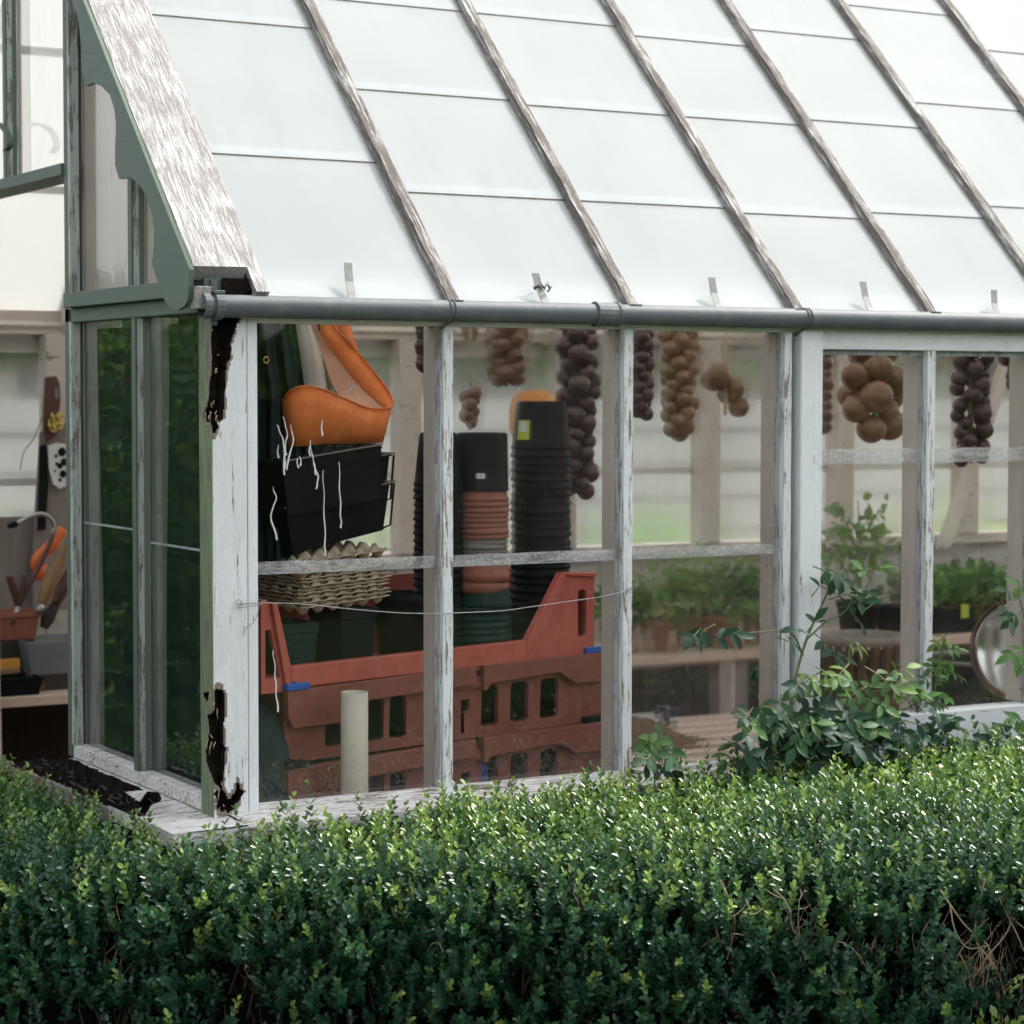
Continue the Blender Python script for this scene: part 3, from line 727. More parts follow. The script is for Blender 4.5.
# gutter
g=MB(); n=16
yc,zc,rr=-.032,1.842,.0255
def ringx(x,r): return [(x,yc+r*math.cos(a),zc+r*math.sin(a)) for a in np.linspace(0,2*PI,n,endpoint=False)]
g.loft([ringx(x,rr+.0004*nz(np.array([x*3,0,1.]))) for x in np.linspace(-.02,XE+.02,120)],closed=True)
g.add(ringx(-.02,rr),[tuple(range(n))])
gut=g.build('gutter','gutter_grey',GH,smooth=True)
def band(x0,x1,r,nm='gutter_bracket'):
    b=MB(); b.loft([ringx(x0,r-.003),ringx(x0+.002,r),ringx(x1-.002,r),ringx(x1,r-.003)],closed=True); return b.build(nm,'gutter_grey',gut)
xg=lambda u: float(onY(u,312,-.057)[0])
band(-.038,-.018,.0285); bk=band(-.012,.010,.031)
MB().box((-.014,-.05,1.868),(.012,-.012,1.876)).build('bracket_clip','gutter_grey',gut,bevel=.002)
MB().box((-.006,-.012,1.80),(.008,.0,1.90)).build('bracket_strap','gutter_grey',gut)
MB().lathe([(.0,0),(.025,0),(.0255,.004)],16,(0,0,0)).build('gutter_end','gutter_grey',gut).matrix_local=Matrix(((0,0,-1,-.02),(0,1,0,yc),(1,0,0,zc),(0,0,0,1)))
for u in (455,812): 
    x=xg(u); band(x-.010,x-.004,.0285); band(x+.001,x+.007,.0285); MB().tube([(x,-.02,1.815),(x,.01,1.80),(x+.004,.012,1.83)],.004,5).build('bracket_hook','metal_clip',gut)
x=xg(612); band(x-.035,x+.035,.0285,'gutter_union'); band(x-.037,x-.027,.031); band(x+.024,x+.034,.031)
# --- back wall and far gable
frame_box('back_plate',(.085,YB-.06,1.845),(XE,YB+.01,1.925),'back_cream')
frame_box('back_eave',(.085,YB+.012,1.785),(XE,YB+.05,1.852),'back_cream')
frame_box('back_sill',(.085,YB-.07,1.02),(XE,YB+.03,1.06),'back_cream')
b=MB()
for k in range(40): 
    x0=.085+k*.148; 
    if x0<XE: b.box((x0,YB-.02,.66),(min(x0+.144,XE),YB+.01,1.0195))
b.build('back_boarding','fence_wood',GH)
b=MB(); b.box((.085,YB-.022,0),(XE,YB+.012,.659)); b.build('lower_boarding','dark_boards',GH)  # dark boards, their tone also paints the shade under the back bench
xk=.56
while xk<XE-.1:
    frame_box('back_mullion',(xk-.045,YB-.085,1.0605),(xk+.045,YB-.005,1.8445),'back_cream',.003); xk+=.665
b=MB(); b.add([(.085,YB-.002,1.06),(XE,YB-.002,1.06),(XE,YB-.002,1.845),(.085,YB-.002,1.845)],[(0,1,2,3)]); b.build('back_glazing','glass_back',GH)
MB().box((.085,YB-.012,1.335),(XE,YB-.0035,1.36)).build('lap_strip','paper_white',GH)
frame_box('end_plinth',(XE-.06,.09,0),(XE,2.71,.7),'dark_boards',0)
for y in (.7,1.4,2.1): frame_box('end_mullion',(XE-.08,y-.02,.7),(XE-.01,y+.02,1.9+(1.3 if y==1.4 else .68)),'back_cream')
b=MB(); b.add([(XE-.03,.09,.7),(XE-.03,2.71,.7),(XE-.03,2.75,1.9),(XE-.03,1.4,3.2),(XE-.03,.05,1.9)],[(0,1,2,3,4)]); b.build('end_glazing','glass_back',GH)
frame_box('end_tie_beam',(XE-.08,.05,1.85),(XE-.02,2.75,1.91),'back_cream')
# a slanting brace inside on the right
b=MB(); p,q=onY(945,548,2.5),onY(972,470,2.5); d=(q-p); b.prism([p-np.array([.03,0,0]),p+np.array([.03,0,0]),q+np.array([.03,0,0])+d*2.2,q-np.array([.03,0,0])+d*2.2],(0,.03,0)); b.build('brace','back_cream',GH)
# ------------------------------------------------------------------ wire tied across the windows
b=MB(); wp=[(237,604),(245,603.5),(258,603),(300,604),(350,609),(400,613),(444,613.5),(455,613),(500,611),(530,607),(565,602),(600,597),(618,593),(632,590)]
b.tube(smoothpath([onY(u,v,-.006) for u,v in wp],5),.0011,5)
b.tube(smoothpath([onY(u,v,-.007) for u,v in [(237,604),(236,601),(240,600),(242,605),(237,608),(250,606),(262,604),(266,600),(260,604),(258,612),(254,622),(246,628),(243,636)]],5),.0009,5)
b.tube(smoothpath([onY(u,v,-.008) for u,v in [(626,593),(630,588),(633,590),(630,592),(626,590)]],4),.0012,5)
tag(b.build('wire','wire_metal'),'thin grey wire strung slackly across the two left front windows','wire')
# ------------------------------------------------------------------ benches
BZ=.585
t=thing('potting_bench','slatted wooden bench along the front windows, carrying the red crates','bench',(0,0,0))
b=MB(); y=.14
while y<1.47: b.box((.12,y,BZ-.032),(5.8,y+.062,BZ)); y+=.118
b.build('slatted_top','bench_wood',t,bevel=.002)
for x in (.3,2.0,3.8,5.6):
    for yy in (.2,1.36): MB().box((x-.03,yy-.03,.009),(x+.03,yy+.03,BZ-.0725)).build('leg','grey_wood',t)
    MB().box((x-.025,.14,BZ-.072),(x+.025,1.46,BZ-.0322)).build('crossbar','grey_wood',t)
MB().box((.086,.108,.655),(1.6,.135,.689)).build('inner_sill','inner_cream',GH)
MB().box((.115,.0365,.655),(1.575,.1075,.6895)).build('inner_sill','inner_cream',GH)
t=thing('back_bench','long wooden shelf bench against the far glazed wall, holding potted plants and tools','bench',(0,2.18,0))
MB().box((.1,0,.668),(5.85,.53,.70)).build('bench_top','bench_wood',t,bevel=.003)
for x in (.16,1.5,2.95,4.4,5.7): MB().box((x-.035,.03,.009),(x+.035,.10,.6675)).build('leg','back_cream',t)
# ------------------------------------------------------------------ crates
CA=math.radians(14); CO=np.array([.245,.168]); cx=np.array([math.cos(CA),math.sin(CA)]); cy=np.array([-math.sin(CA),math.cos(CA)])
def cpt(x,y): return CO+cx*x+cy*y
CL,CD=1.115,.37
X0=-.065; CO1=CO+cx*X0
def plate_at(y): return ((1,0,0,0),(0,0,1,y),(0,1,0,0),(0,0,0,1))
def side_at(x): return ((0,0,1,x),(1,0,0,0),(0,1,0,0),(0,0,0,1))
t=thing('stacking_crate','bright red plastic crate with cut-away front, topmost of the three, filled with flowerpots','crate',(*CO1,.945),CA,'plastic crates stacked on the bench')
outl=[(0,0),(CL,0),(CL,.228),(CL-.13,.236),(CL-.255,.066),(.085,.06),(.041,.212),(.0,.222)]
plate('front_wall',outl,[rrect(CL-.062,.06,CL-.03,.185,.01),[(.012,.035),(.012,.150),(.028,.150),(.056,.035)]],.012,'crate_red',t,plate_at(.006),.0015)
b=MB(); b.prism([(.08,-.012,.008),(CL-.26,-.012,.012),(CL-.26,-.012,.066),(.08,-.012,.06)],(0,.0115,0))
b.prism([(.0795,-.012,.062),(.040,-.012,.212),(.024,-.012,.214),(.056,-.012,.06),(.068,-.012,.008),(.0795,-.012,.008)],(0,.0115,0))
b.prism([(CL-.2595,-.012,.066),(CL-.2595,-.012,.012),(CL-.235,-.012,.012),(CL-.115,-.012,.228),(CL-.132,-.012,.236)],(0,.0115,0))
b.prism([(CL-.131,-.012,.236),(CL-.114,-.012,.226),(CL,-.012,.216),(CL,-.012,.228)],(0,.0115,0))
b.build('front_rim','crate_red',t,bevel=.003)
for x in (.006,CL-.006): plate('side_wall',[(.012,0),(CD,0),(CD,.222),(.012,.222)],[rrect(.12,.15,.26,.19,.015)],.012,'crate_red',t,side_at(x))
plate('back_wall',[(.012,0),(CL-.012,0),(CL-.012,.222),(.012,.222)],[],.012,'crate_red',t,plate_at(CD))
MB().box((.012,.012,.004),(CL-.012,CD-.006,.018)).build('floor_panel','crate_red',t)
CL2=1.10
def lower_crate():
    t=thing('stacking_crate','','crate',(*CO,.772),CA,'plastic crates stacked on the bench')
    wins=[(.132,.182),(.20,.25),(.267,.317),(.335,.39),(.644,.704),(.747,.812),(.855,.922)]
    holes=[[(a,.032),(a+.008,.026),(b_-.008,.026),(b_,.032),(b_+.002,.118),(b_-.006,.130),(a+.010,.130),(a+.003,.120)] for a,b_ in wins]
    holes.append([(.575,.015),(.586,.015),(.586,.066),(.606,.076),(.606,.101),(.575,.101)])
    plate('front_wall',[(.012,0),(CL2-.012,0),(CL2-.006,.16),(.006,.16)],holes,.012,'crate_brown',t,plate_at(.014),.001)
    for x in (.02,CL2-.02): plate('side_wall',[(.021,0),(CD-.01,0),(CD,.16),(.021,.16)],[rrect(.12,.07,.26,.11,.015)],.010,'crate_brown',t,side_at(x))
    plate('back_wall',[(.026,0),(CL2-.026,0),(CL2-.026,.16),(.026,.16)],[],.01,'crate_brown',t,plate_at(CD-.01))
    MB().box((.026,.021,.003),(CL2-.026,CD-.02,.012)).build('floor_panel','crate_brown',t)
    for P in ([(.018,.085),(.004,.112),(.0,.176),(.608,.186),(.608,.140),(.22,.130),(.205,.122),(.186,.085)],
              [(.634,.122),(.634,.188),(CL2,.186),(CL2,.108),(.966,.111),(.907,.146),(.66,.138),(.648,.122)]):
        MB().prism([(x,-.016,z) for x,z in P],(0,.0235,0)).build('front_rail','crate_brown',t,bevel=.0025)
    b=MB(); b.box((.54,-.004,.13),(.633,.0075,.158)); b.build('rail_slot','crate_brown',t)
    for x in (0,CL2-.018): MB().box((x,.0215,.14),(x+.018,CD,.186)).build('side_rail','crate_brown',t,bevel=.002)
    MB().box((.0185,CD-.004,.14),(CL2-.0185,CD+.012,.186)).build('back_rail','crate_brown',t)
    b=MB(); b.box((-.004,-.022,.1765),(.062,.016,.193)); b.box((.018,-.0225,.1932),(.028,.01,.197)); b.build('corner_clip','blue_plastic',t,bevel=.002)
    b=MB(); b.box((CL2-.09,-.012,.1865),(CL2-.02,.02,.203)); b.build('corner_clip','blue_plastic',t,bevel=.002)
    return t
c2=lower_crate(); c2['label']='brown plastic crate with slot windows and blue corner clips, middle of the three crates'
c3=dup(c2,(*CO,BZ),CA,'brown plastic crate lowest in the stack, blue bag glinting in one slot')
for o in kids(c3):
    if o.name.startswith('corner_clip'): o.data=o.data.copy(); o.data.materials[0]=MATS['black_plastic']
for z_,lab in ((.772,'black tray added inside the middle crate to darken its slots'),(BZ,'black tray added inside the lowest crate to darken its slots')):
    t=thing('slot_shade_tray',lab,'tray',(*cpt(.55,.215),z_+.0125),CA); b=MB(); q=lambda r,d,z:[(-r,-d,z),(r,-d,z),(r,d,z),(-r,d,z)]  # filler added inside the crates to keep their slots dark
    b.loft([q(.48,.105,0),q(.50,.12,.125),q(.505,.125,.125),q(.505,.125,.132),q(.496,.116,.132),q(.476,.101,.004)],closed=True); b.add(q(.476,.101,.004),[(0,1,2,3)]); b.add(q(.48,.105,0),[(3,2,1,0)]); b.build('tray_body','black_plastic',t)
p=cpt(.674,.052); b=MB(); b.lathe([(0,0),(.026,0),(.028,.07),(.022,.10),(.0,.105)],14,sy=.7); tag(b.build('bag','blue_plastic',None,True,loc=(p[0],p[1],BZ+.013)),'blue plastic bag showing through a slot of the lowest crate','bag')
# cardboard tube
b=MB(); b.lathe([(.0325,0),(.0325,.10),(.0322,.255),(.0295,.255),(.0295,.02),(.0,.02)],36); b.lathe([(0,0),(.0325,0)],36)
tag(b.build('cardboard_tube','tube_card',None,True,loc=(.392,.0875,.69)),'beige cardboard tube standing upright behind the first front window','tube')
# ------------------------------------------------------------------ pots
ORD='topmost second third fourth fifth sixth seventh eighth ninth tenth eleventh twelfth thirteenth fourteenth fifteenth sixteenth seventeenth eighteenth nineteenth twentieth twenty-first twenty-second twenty-third twenty-fourth twenty-fifth twenty-sixth twenty-seventh'.split()
def pot_mesh(rim,top,h,rh,mat,holes=True):
    """upside-down flowerpot, rim at z=0"""
    b=MB(); k=rim-.0018
    b.lathe([(rim-.005,0),(rim,.001),(rim,rh-.002),(k-.001,rh),(k-(k-top)*.5,h*.55),(top+.001,h-.006),(top-.004,h),(top-.012,h),(top-.014,h-.004),(0,h-.004)],36)
    b.lathe([(rim-.005,0),(k-.006,.02),(top-.003,h-.008)],36)
    me=b.build('flowerpot',mat,None,True); 
    return me
def stack(n,xy,z0,sp,dims,mat,label,group,first=True,total=None,start=0,jit=.0018):
    base=pot_mesh(*dims,mat); objs=[]
    for k in range(n):
        o=base if k==0 else base.copy()
        if k: COL.objects.link(o)
        o.location=(xy[0]+random.uniform(-jit,jit),xy[1]+random.uniform(-jit,jit),z0+sp*(n-1-k)+random.uniform(-.0012,.0012)); o.rotation_euler=(random.uniform(-.012,.012),random.uniform(-.012,.012),random.uniform(0,6))
        tag(o,label(k),'flowerpot',group); objs.append(o)
    return objs
px=onY(541,500,.50); T1=(px[0],px[1])
def lab_tall(k): return ('black flowerpot with a lime label, upside down on top of the tall black stack' if k==0 else f'{ORD[k]} black flowerpot from the top of the tall black stack')
tall=stack(22,T1,.957,.0258,(.0755,.0585,.128,.016,'black_plastic'),'black_plastic',lab_tall,'black flowerpots in the tall stack') if False else None
def stk(n,xy,z0,sp,rim,top,h,rh,mat,label,group,jit=.0018): return stack(n,xy,z0,sp,(rim,top,h,rh),mat,label,group,jit=jit)
tall=stk(27,T1,.953,.0211,.081,.066,.128,.011,'black_plastic',lab_tall,'black flowerpots in the tall stack')
def on_pot(o,name,mat,a0,a1,z0,z1,rim,top,h,extra=.0012):
    rows=[]
    for z in (z0,z1):
        r=(rim-.004)-(rim-.004-top)*(z/h)+extra
        rows.append([(r*math.cos(a),r*math.sin(a),z) for a in np.linspace(a0,a1,8)])
    b=MB(); b.loft(rows); o.rotation_euler=(0,0,0); return b.build(name,mat,o)
va=math.atan2(CAM[1]-T1[1],CAM[0]-T1[0])
on_pot(tall[0],'label','lime_label',va-.95,va-.42,.026,.078,.081,.066,.128,.0044); on_pot(tall[0],'label_panel','paper_white',va-.85,va-.52,.048,.074,.081,.066,.128,.0052)
for k in range(6):
    a=k*PI/3+.3; MB().lathe([(0,.1252),(.008,.1252)],10,(.04*math.cos(a),.04*math.sin(a),0)).build('drain_hole','hedge_core',tall[0])
MB().lathe([(0,.1252),(.008,.1252)],10).build('drain_hole','hedge_core',tall[0])
px=onY(483,520,.42); T2=(px[0],px[1]+.01)
gk='flowerpots in the mixed stack'
o1=stk(1,T2,1.398,.01,.072,.066,.150,.004,'black_plastic',lambda k:'wide black flowerpot upside down on top of the mixed terracotta and grey stack',gk)[0]
va=math.atan2(CAM[1]-T2[1],CAM[0]-T2[0]); on_pot(o1,'label','paper_white',va-.22,va+.12,.033,.047,.072,.066,.150)
stk(8,T2,1.276,.0135,.0725,.055,.11,.011,'terracotta_plastic',lambda k:f'{ORD[k]} brown-orange pot under the wide black pot of the mixed stack',gk)
stk(5,T2,1.212,.0125,.069,.052,.10,.010,'grey_plastic',lambda k:f'{ORD[k]} grey pot in the grey band of the mixed stack',gk)
stk(2,T2,1.135,.030,.0755,.058,.10,.026,'terracotta_plastic',lambda k:['upper','lower'][k]+' thick-rimmed orange pot between the grey and green pots of the mixed stack',gk)
stk(9,T2,.953,.0185,.080,.062,.12,.012,'green_plastic',lambda k:f'{ORD[k]} dark green pot from the top of the green base of the mixed stack',gk)
px=onY(438,500,.43); T3=(px[0],px[1])
stk(26,T3,.953,.0185,.064,.047,.135,.008,'black_plastic',lambda k:f'{ORD[k]} small black pot from the top of the narrow stack behind the first mullion','black pots in the narrow stack')
# upright black pots in the crate carrying the egg trays
def square_pot(name,label,c,w,h,rz,mat='black_plastic'):
    t=thing(name,label,'flowerpot',c,rz); b=MB()
    q=lambda r,z:[(-r,-r,z),(r,-r,z),(r,r,z),(-r,r,z)]
    b.loft([q(w*.82,0),q(w*.95,h-.025),q(w,h-.025),q(w,h),q(w-.004,h),q(w*.8,.006)],closed=True); b.add(q(w*.8,.006),[(0,1,2,3)]); b.build('pot_body',mat,t,bevel=.003)
    return t
px=onY(343,640,.40); square_pot('square_pot','square black plant pot in the red crate, under the middle of the egg trays',(px[0],px[1],.951),.062,.165,CA+.05)
px=onY(288,640,.36); square_pot('square_pot','square dark green plant pot at the left end of the red crate',(px[0],px[1],.951),.055,.14,CA-.1,'green_plastic')
b=MB(); b.lathe([(0,0),(.065,0),(.078,.165),(.086,.165),(.086,.19),(.081,.19),(.075,.16),(.06,.01),(0,.01)],36)
px=onY(405,640,.44); tag(b.build('round_pot','black_plastic',None,True,loc=(px[0],px[1],.951)),'large round black pot in the red crate, right of the egg trays','flowerpot')
# egg trays
def egg_tray():
    n=61; a=np.linspace(-.148,.148,n); X,Y=np.meshgrid(a,a); k=2*PI/.0495
    h=.5*(np.cos(X*k)*.5+np.cos(Y*k)*.5); Z=.018*np.sign(h)*np.abs(h)**.8*1.9
    edge=np.maximum(abs(X),abs(Y)); Z=np.where(edge>.139,.0+.0006*np.cos((X+Y)*k),Z); Z=Z+.0008*nz(np.stack([X*90,Y*90,X*0],-1))
    V=np.stack([X,Y,Z],-1).reshape(-1,3); ii=(np.arange(n-1)[:,None]*n+np.arange(n-1)[None]).ravel(); F=np.stack([ii,ii+1,ii+n+1,ii+n],-1)
    o=npmesh('egg_tray',V,F,'egg_card',None,smooth=True); md=o.modifiers.new('thickness','SOLIDIFY'); md.thickness=.0025; md.offset=0
    return o
e0=egg_tray(); ec=(.425,.43)
for k in range(11):
    o=e0 if k==0 else e0.copy()
    if k: COL.objects.link(o)
    kk=10-k
    o.location=(ec[0]+random.uniform(-.004,.004),ec[1]+random.uniform(-.004,.004),1.145+.0098*kk+(.012 if k==0 else 0)); o.rotation_euler=(random.uniform(-.012,.012)+.03,-.035+random.uniform(-.01,.01)-(.03 if k==0 else 0),CA+.05+random.uniform(-.03,.03))
    tag(o,'topmost cardboard egg tray, its cups showing under the black seed trays' if k==0 else f'{ORD[k]} cardboard egg tray from the top of the stack on the red crate','egg tray','cardboard egg trays')
# black seed trays
def seed_tray(name,label,loc,w,d,h,rz,ry,grid=False,taper=.86,rx=0):
    t=thing(name,label,'seed tray',loc,rz,'black seed trays on the egg trays',rx,ry)
    q=lambda a,bq,z:[(-a,-bq,z),(a,-bq,z),(a,bq,z),(-a,bq,z)]
    b=MB(); b.loft([q(w*taper,d*taper,0),q(w*.97,d*.97,h-.006),q(w,d,h-.006),q(w,d,h),q(w-.008,d-.008,h),q(w*taper-.004,d*taper-.004,.006)],closed=True)
    b.add(q(w*taper-.004,d*taper-.004,.006),[(0,1,2,3)]); b.add(q(w*taper,d*taper,0),[(3,2,1,0)])
    b.build('tray_body','black_plastic',t,bevel=.0015)
    if grid:
        g=MB(); nx,ny=8,6
        for i in range(nx+1): x=-w+.004+(2*w-.008)*i/nx; g.box((x-.0022,-d+.003,h-.03),(x+.0022,d-.003,h+.003))
        g.build('cell_walls','black_plastic',t); g2=MB()
        for j in range(ny+1): y=-d+.004+(2*d-.008)*j/ny; g2.box((-w+.003,y-.0022,h-.029),(w-.003,y+.0022,h+.0036))
        g2.build('cell_walls','grey_plastic' if False else 'black_plastic',t)
        g3=MB(); g3.tube([(-w,-d-.001,h+.004),(w,-d-.001,h+.004),(w+.001,d,h+.004)],.0022,6); g3.build('rim_edge','grey_plastic',t)
    else:
        g3=MB(); g3.tube([(-w,-d-.001,h),(w+.01,-d-.001,h),(w+.01,d,h)],.002,6); g3.build('rim_edge','grey_plastic',t)
        g3=MB(); g3.tube([(w+.006,-d,h-.004),(w*taper+.012,-d*.95,.012),(w*taper-.03,-d*.93,.006)],.003,6); g3.build('edge_rib','black_plastic',t)
    return t
seed_tray('seed_tray','black tapered seed tray with a thin rim, lower of the trays on the egg boxes',(.432,.43,1.285),.178,.135,.118,CA+.04,-.15,taper=.84)
seed_tray('seed_tray','black seed tray nested crookedly behind the gridded top tray',(.452,.452,1.355),.172,.125,.125,CA+.08,-.11,taper=.86)
seed_tray('seed_tray','black cell tray with an open grid of squares, on top of the seed trays',(.405,.40,1.372),.160,.13,.130,CA+.02,-.115,True,.95)
# ------------------------------------------------------------------ hanging cloths
def cloth_strip(rows_px,depths,n=28):
    """rows of traced points, each row at its own depths"""
    R=[]
    for row,dep in zip(rows_px,depths):
        P=[onY(u,v,d) for (u,v),d in zip(row,dep)]
        S_=smoothpath(P,8); idx=np.linspace(0,len(S_)-1,n); R.append([tuple(S_[int(round(i))]) for i in idx])
    return R
t=thing('garden_bag','orange-rimmed canvas garden bag hanging folded open above the black trays','bag',(.45,.4,1.52))
def addto(b,name,mat,parent,solid=.002):
    if name in ('rim_band','mesh_lining','canvas_side'): b.v=[(p[0],p[1]+.0045*nz(np.array([p[0]*34,1.3,p[2]*22]),1.2)+.002*nz(np.array([p[0]*90,.2,p[2]*60]),1.2),p[2]+.0012*nz(np.array([p[0]*40,2.,p[2]*30]),1.2)) for p in b.v]
    L0=np.array(parent.location); b.v=[tuple(np.array(p)-L0) for p in b.v]; return b.build(name,mat,parent,True,solid=solid)
dfr=[.33,.30,.285,.29,.31,.335,.36]
tp=[(282,402),(290,391),(304,386),(322,389),(346,399),(370,408),(392,407)]
m1_=[(282,418),(290,408),(304,404),(322,406),(346,414),(368,422),(389,421)]
bt=[(286,446),(292,446),(304,446),(322,444),(346,443),(366,443),(383,443)]
b=MB(); b.loft(cloth_strip([tp,m1_,bt],[dfr,[d-.012 for d in dfr],[d+.004 for d in dfr]])); addto(b,'rim_band','orange_cloth',t)
fu=[(392,407),(391,396),(383,383),(370,367),(354,348),(340,333),(328,318),(318,300)]
fl=[(386,410),(378,402),(366,391),(351,375),(337,357),(326,341),(315,320),(306,300)]
dfa=[.36,.385,.41,.43,.45,.46,.465,.47]
b=MB(); b.loft(cloth_strip([fu,fl],[dfa,[d+.006 for d in dfa]])); addto(b,'rim_band','orange_cloth',t)
fi=[(345,402),(342,400),(335,391),(329,378),(322,356),(315,340),(307,320),(299,300)]
b=MB(); b.loft(cloth_strip([fl,[((a[0]+c[0])/2-1,(a[1]+c[1])/2+2) for a,c in zip(fl,fi)],fi],[[d+.008 for d in dfa],[d+.02 for d in dfa],[d+.0 for d in dfa]])); addto(b,'mesh_lining','orange_mesh',t)
b=MB(); b.tube(smoothpath([onY(u,v,d-.003) for (u,v),d in zip(tp,dfr)]+[onY(u,v,d-.003) for (u,v),d in zip(fu[1:],dfa[1:])],8),.0022,6); addto(b,'hem','orange_cloth',t,0)
b=MB(); b.tube(smoothpath([onY(u,v,d-.002) for (u,v),d in zip(fi,dfa)],8),.0025,6); addto(b,'hem','tool_wood',t,0)
wl=[(295,300),(296,330),(297,360),(297,388),(298,394)]; wm=[(303,300),(309,330),(314,360),(317,388),(318,396)]; wr=[(300,300),(312,328),(323,358),(333,392),(338,402)]
b=MB(); b.loft(cloth_strip([wl,wm,wr],[[.42]*5,[.385,.39,.385,.40,.39],[.45]*5])); addto(b,'canvas_side','white_cloth',t)
b=MB(); b.loft(cloth_strip([[(334,300),(346,318),(352,332),(358,350)],[(324,300),(330,318),(344,335),(358,352)]],[[.52]*4,[.50]*4])); addto(b,'rim_band','orange_cloth',t)
b=MB(); b.tube(smoothpath([onY(316,300,.44),onY(319,322,.44),onY(319,331,.44)],4),.003,6); addto(b,'strap','dark_tarp',t,0)
b=MB(); b.tube(smoothpath([onY(342,398,.42),onY(352,388,.43),onY(357,380,.44)],4),.0022,6); addto(b,'seam','white_cloth',t,0)
t=thing('tarpaulin','dark blue-green tarpaulin with an eyelet, hanging behind the rotten corner post','tarpaulin',(.2,.45,.9))
plan=smoothpath([(.372,.315,0),(.335,.335,0),(.29,.33,0),(.24,.365,0),(.19,.40,0),(.145,.47,0),(.13,.58,0),(.125,.76,0),(.13,.93,0)],14)
rows=[]
for i,p in enumerate(plan):
    s=i/len(plan); r=[]
    for z in np.linspace(1.86,1.225,34):
        k=(1.86-z); f=.016*math.sin(s*46+2.0*k)+.010*math.sin(s*93+1.3-k*5)+.008*nz(np.array([s*18,z*6,1.]),1.2)
        sh=-.035*max(0,1-k/.22)*(1-s) if s<.4 else 0
        r.append((p[0]+f*.5+sh,p[1]+f,z+(.012*math.sin(s*30) if z<1.26 else 0)))
    rows.append(r)
b=MB(); b.loft(rows); addto(b,'cloth','dark_tarp',t,.002)
b=MB(); rows=[]
for i in range(60):
    yy=.105+.85*i/59; rows.append([(.080+.007*math.sin(yy*58+z*3)+.004*math.sin(yy*131),yy,z) for z in np.linspace(1.815,.70,24)])
b.loft(rows); t2=b.build('reflection_sheet','reflection_sheet',None,True,solid=.002); tag(t2,'dark green sheet added behind the end wall glass in place of its reflections','added sheet')  # dark sheet stands in for the green reflections in the end wall panes
b=MB(); rows=[]
for i in range(13):
    z=i/12; k=math.sin(PI*min(1,max(0,z*.94+.05)))**.35; rows.append([(.075*k*math.copysign(abs(math.cos(a))**.6,math.cos(a))+.006*nz(np.array([a*2,z*9,1.]),1.2),.10*k*math.copysign(abs(math.sin(a))**.6,math.sin(a)),z*.33) for a in np.linspace(0,2*PI,28,endpoint=False)])
b.loft(rows,closed=True); b.add(rows[-1],[tuple(range(28))]); o=b.build('shade_lump','dark_tarp',None,True,loc=(.205,.255,BZ)); tag(o,'dark lump added behind the corner post to darken the space left of the lower crates','bag')  # added dark shape, stands in for the shade beside the lower crates
q=onY(266,360,.285); b=MB(); b.tube([q+np.array([.0065*math.cos(a),-.001,.0075*math.sin(a)]) for a in np.linspace(0,2*PI,17)],.0018,6); addto(b,'eyelet','gold_foil',t,0)
# ------------------------------------------------------------------ onion strings
def onion_mesh(r,el):
    b=MB(); prof=[(.0,-r*el),(r*.30,-r*el*.97),(r*.62,-r*el*.80),(r*.90,-r*el*.42),(r,0),(r*.95,r*el*.35),(r*.74,r*el*.70),(r*.45,r*el*.93),(r*.22,r*el*1.12),(r*.12,r*el*1.4),(r*.15,r*el*1.75)]
    b.lathe(prof,16); o=b.build('onion','onion_gold',None,True); me=o.data; bpy.data.objects.remove(o); return me
OM={}
def onion_string(label,u0,u1,v0,v1,y,mat,r,n,tw=None,lay=None,cat='onion string'):
    key=(mat,r)
    if key not in OM:
        me=onion_mesh(r,.92); me.materials.clear(); me.materials.append(MATS[mat]); OM[key]=me
    top=onY((u0+u1)/2,v0,y); bot=onY((u0+u1)/2,v1,y); w=abs(onY(u1,v0,y)[0]-onY(u0,v0,y)[0])/2*.93
    t=thing('onion_string',label,cat,(top[0],top[1],bot[2]),random.uniform(0,6) if lay is None else 0,'onion strings hanging inside the front windows')
    h=top[2]-bot[2]; zr=1.835+min(y,2.8-y)-.04-bot[2]
    b=MB(); b.tube([(0,0,h*.05),(.004,0,h*.5),(0,.003,h),(0,0,zr)],[.006,.008,.006,.0018],6); b.build('braid','twine',t)
    if lay is None:
        lay=[]
        for k in range(n):
            s=(k+.5)/n; a=k*2.39996+random.uniform(-.4,.4); ww=max(.0,w-r)*(1-.35*(1-s)**3 if s>.12 else .75)
            lay.append((ww*math.cos(a)*random.uniform(.75,1.08),ww*math.sin(a)*random.uniform(.7,1.08),r*.9+s*(h-r*1.6)))
    else: 
        L2=[]
        for u,v,dy in lay:
            p=onY(u,v,y+dy); L2.append((p[0]-top[0],p[1]-top[1],p[2]-bot[2]))
        lay=L2
    for (x,yy,z) in lay:
        o=bpy.data.objects.new('onion',OM[key]); COL.objects.link(o); o.parent=t; o.location=(x,yy,z); s=random.uniform(.74,1.12); o.scale=(s,s,s*random.uniform(.9,1.05))
        d=Vector((x,yy,-.02 if abs(x)+abs(yy)>.005 else -.05)); d.normalize(); d=(d+Vector((0,0,-.5))).normalized(); o.rotation_euler=(-d).to_track_quat('Z','Y').to_euler()
    return t
onion_string('cluster of big golden onions hanging behind the window right of the white post',838,910,335,443,.34,'onion_gold',.044,0,lay=[(855,377,0),(879,369,-.03),(895,382,.01),(876,397,-.05),(856,409,-.01),(888,411,-.03),(871,429,-.02),(890,425,.04),(864,392,.06),(888,398,.07),(850,396,.09),(884,352,.05),(860,350,.06)])
onion_string('long dark purple onion string behind the far right window',952,993,340,470,.42,'onion_purple',.026,34)
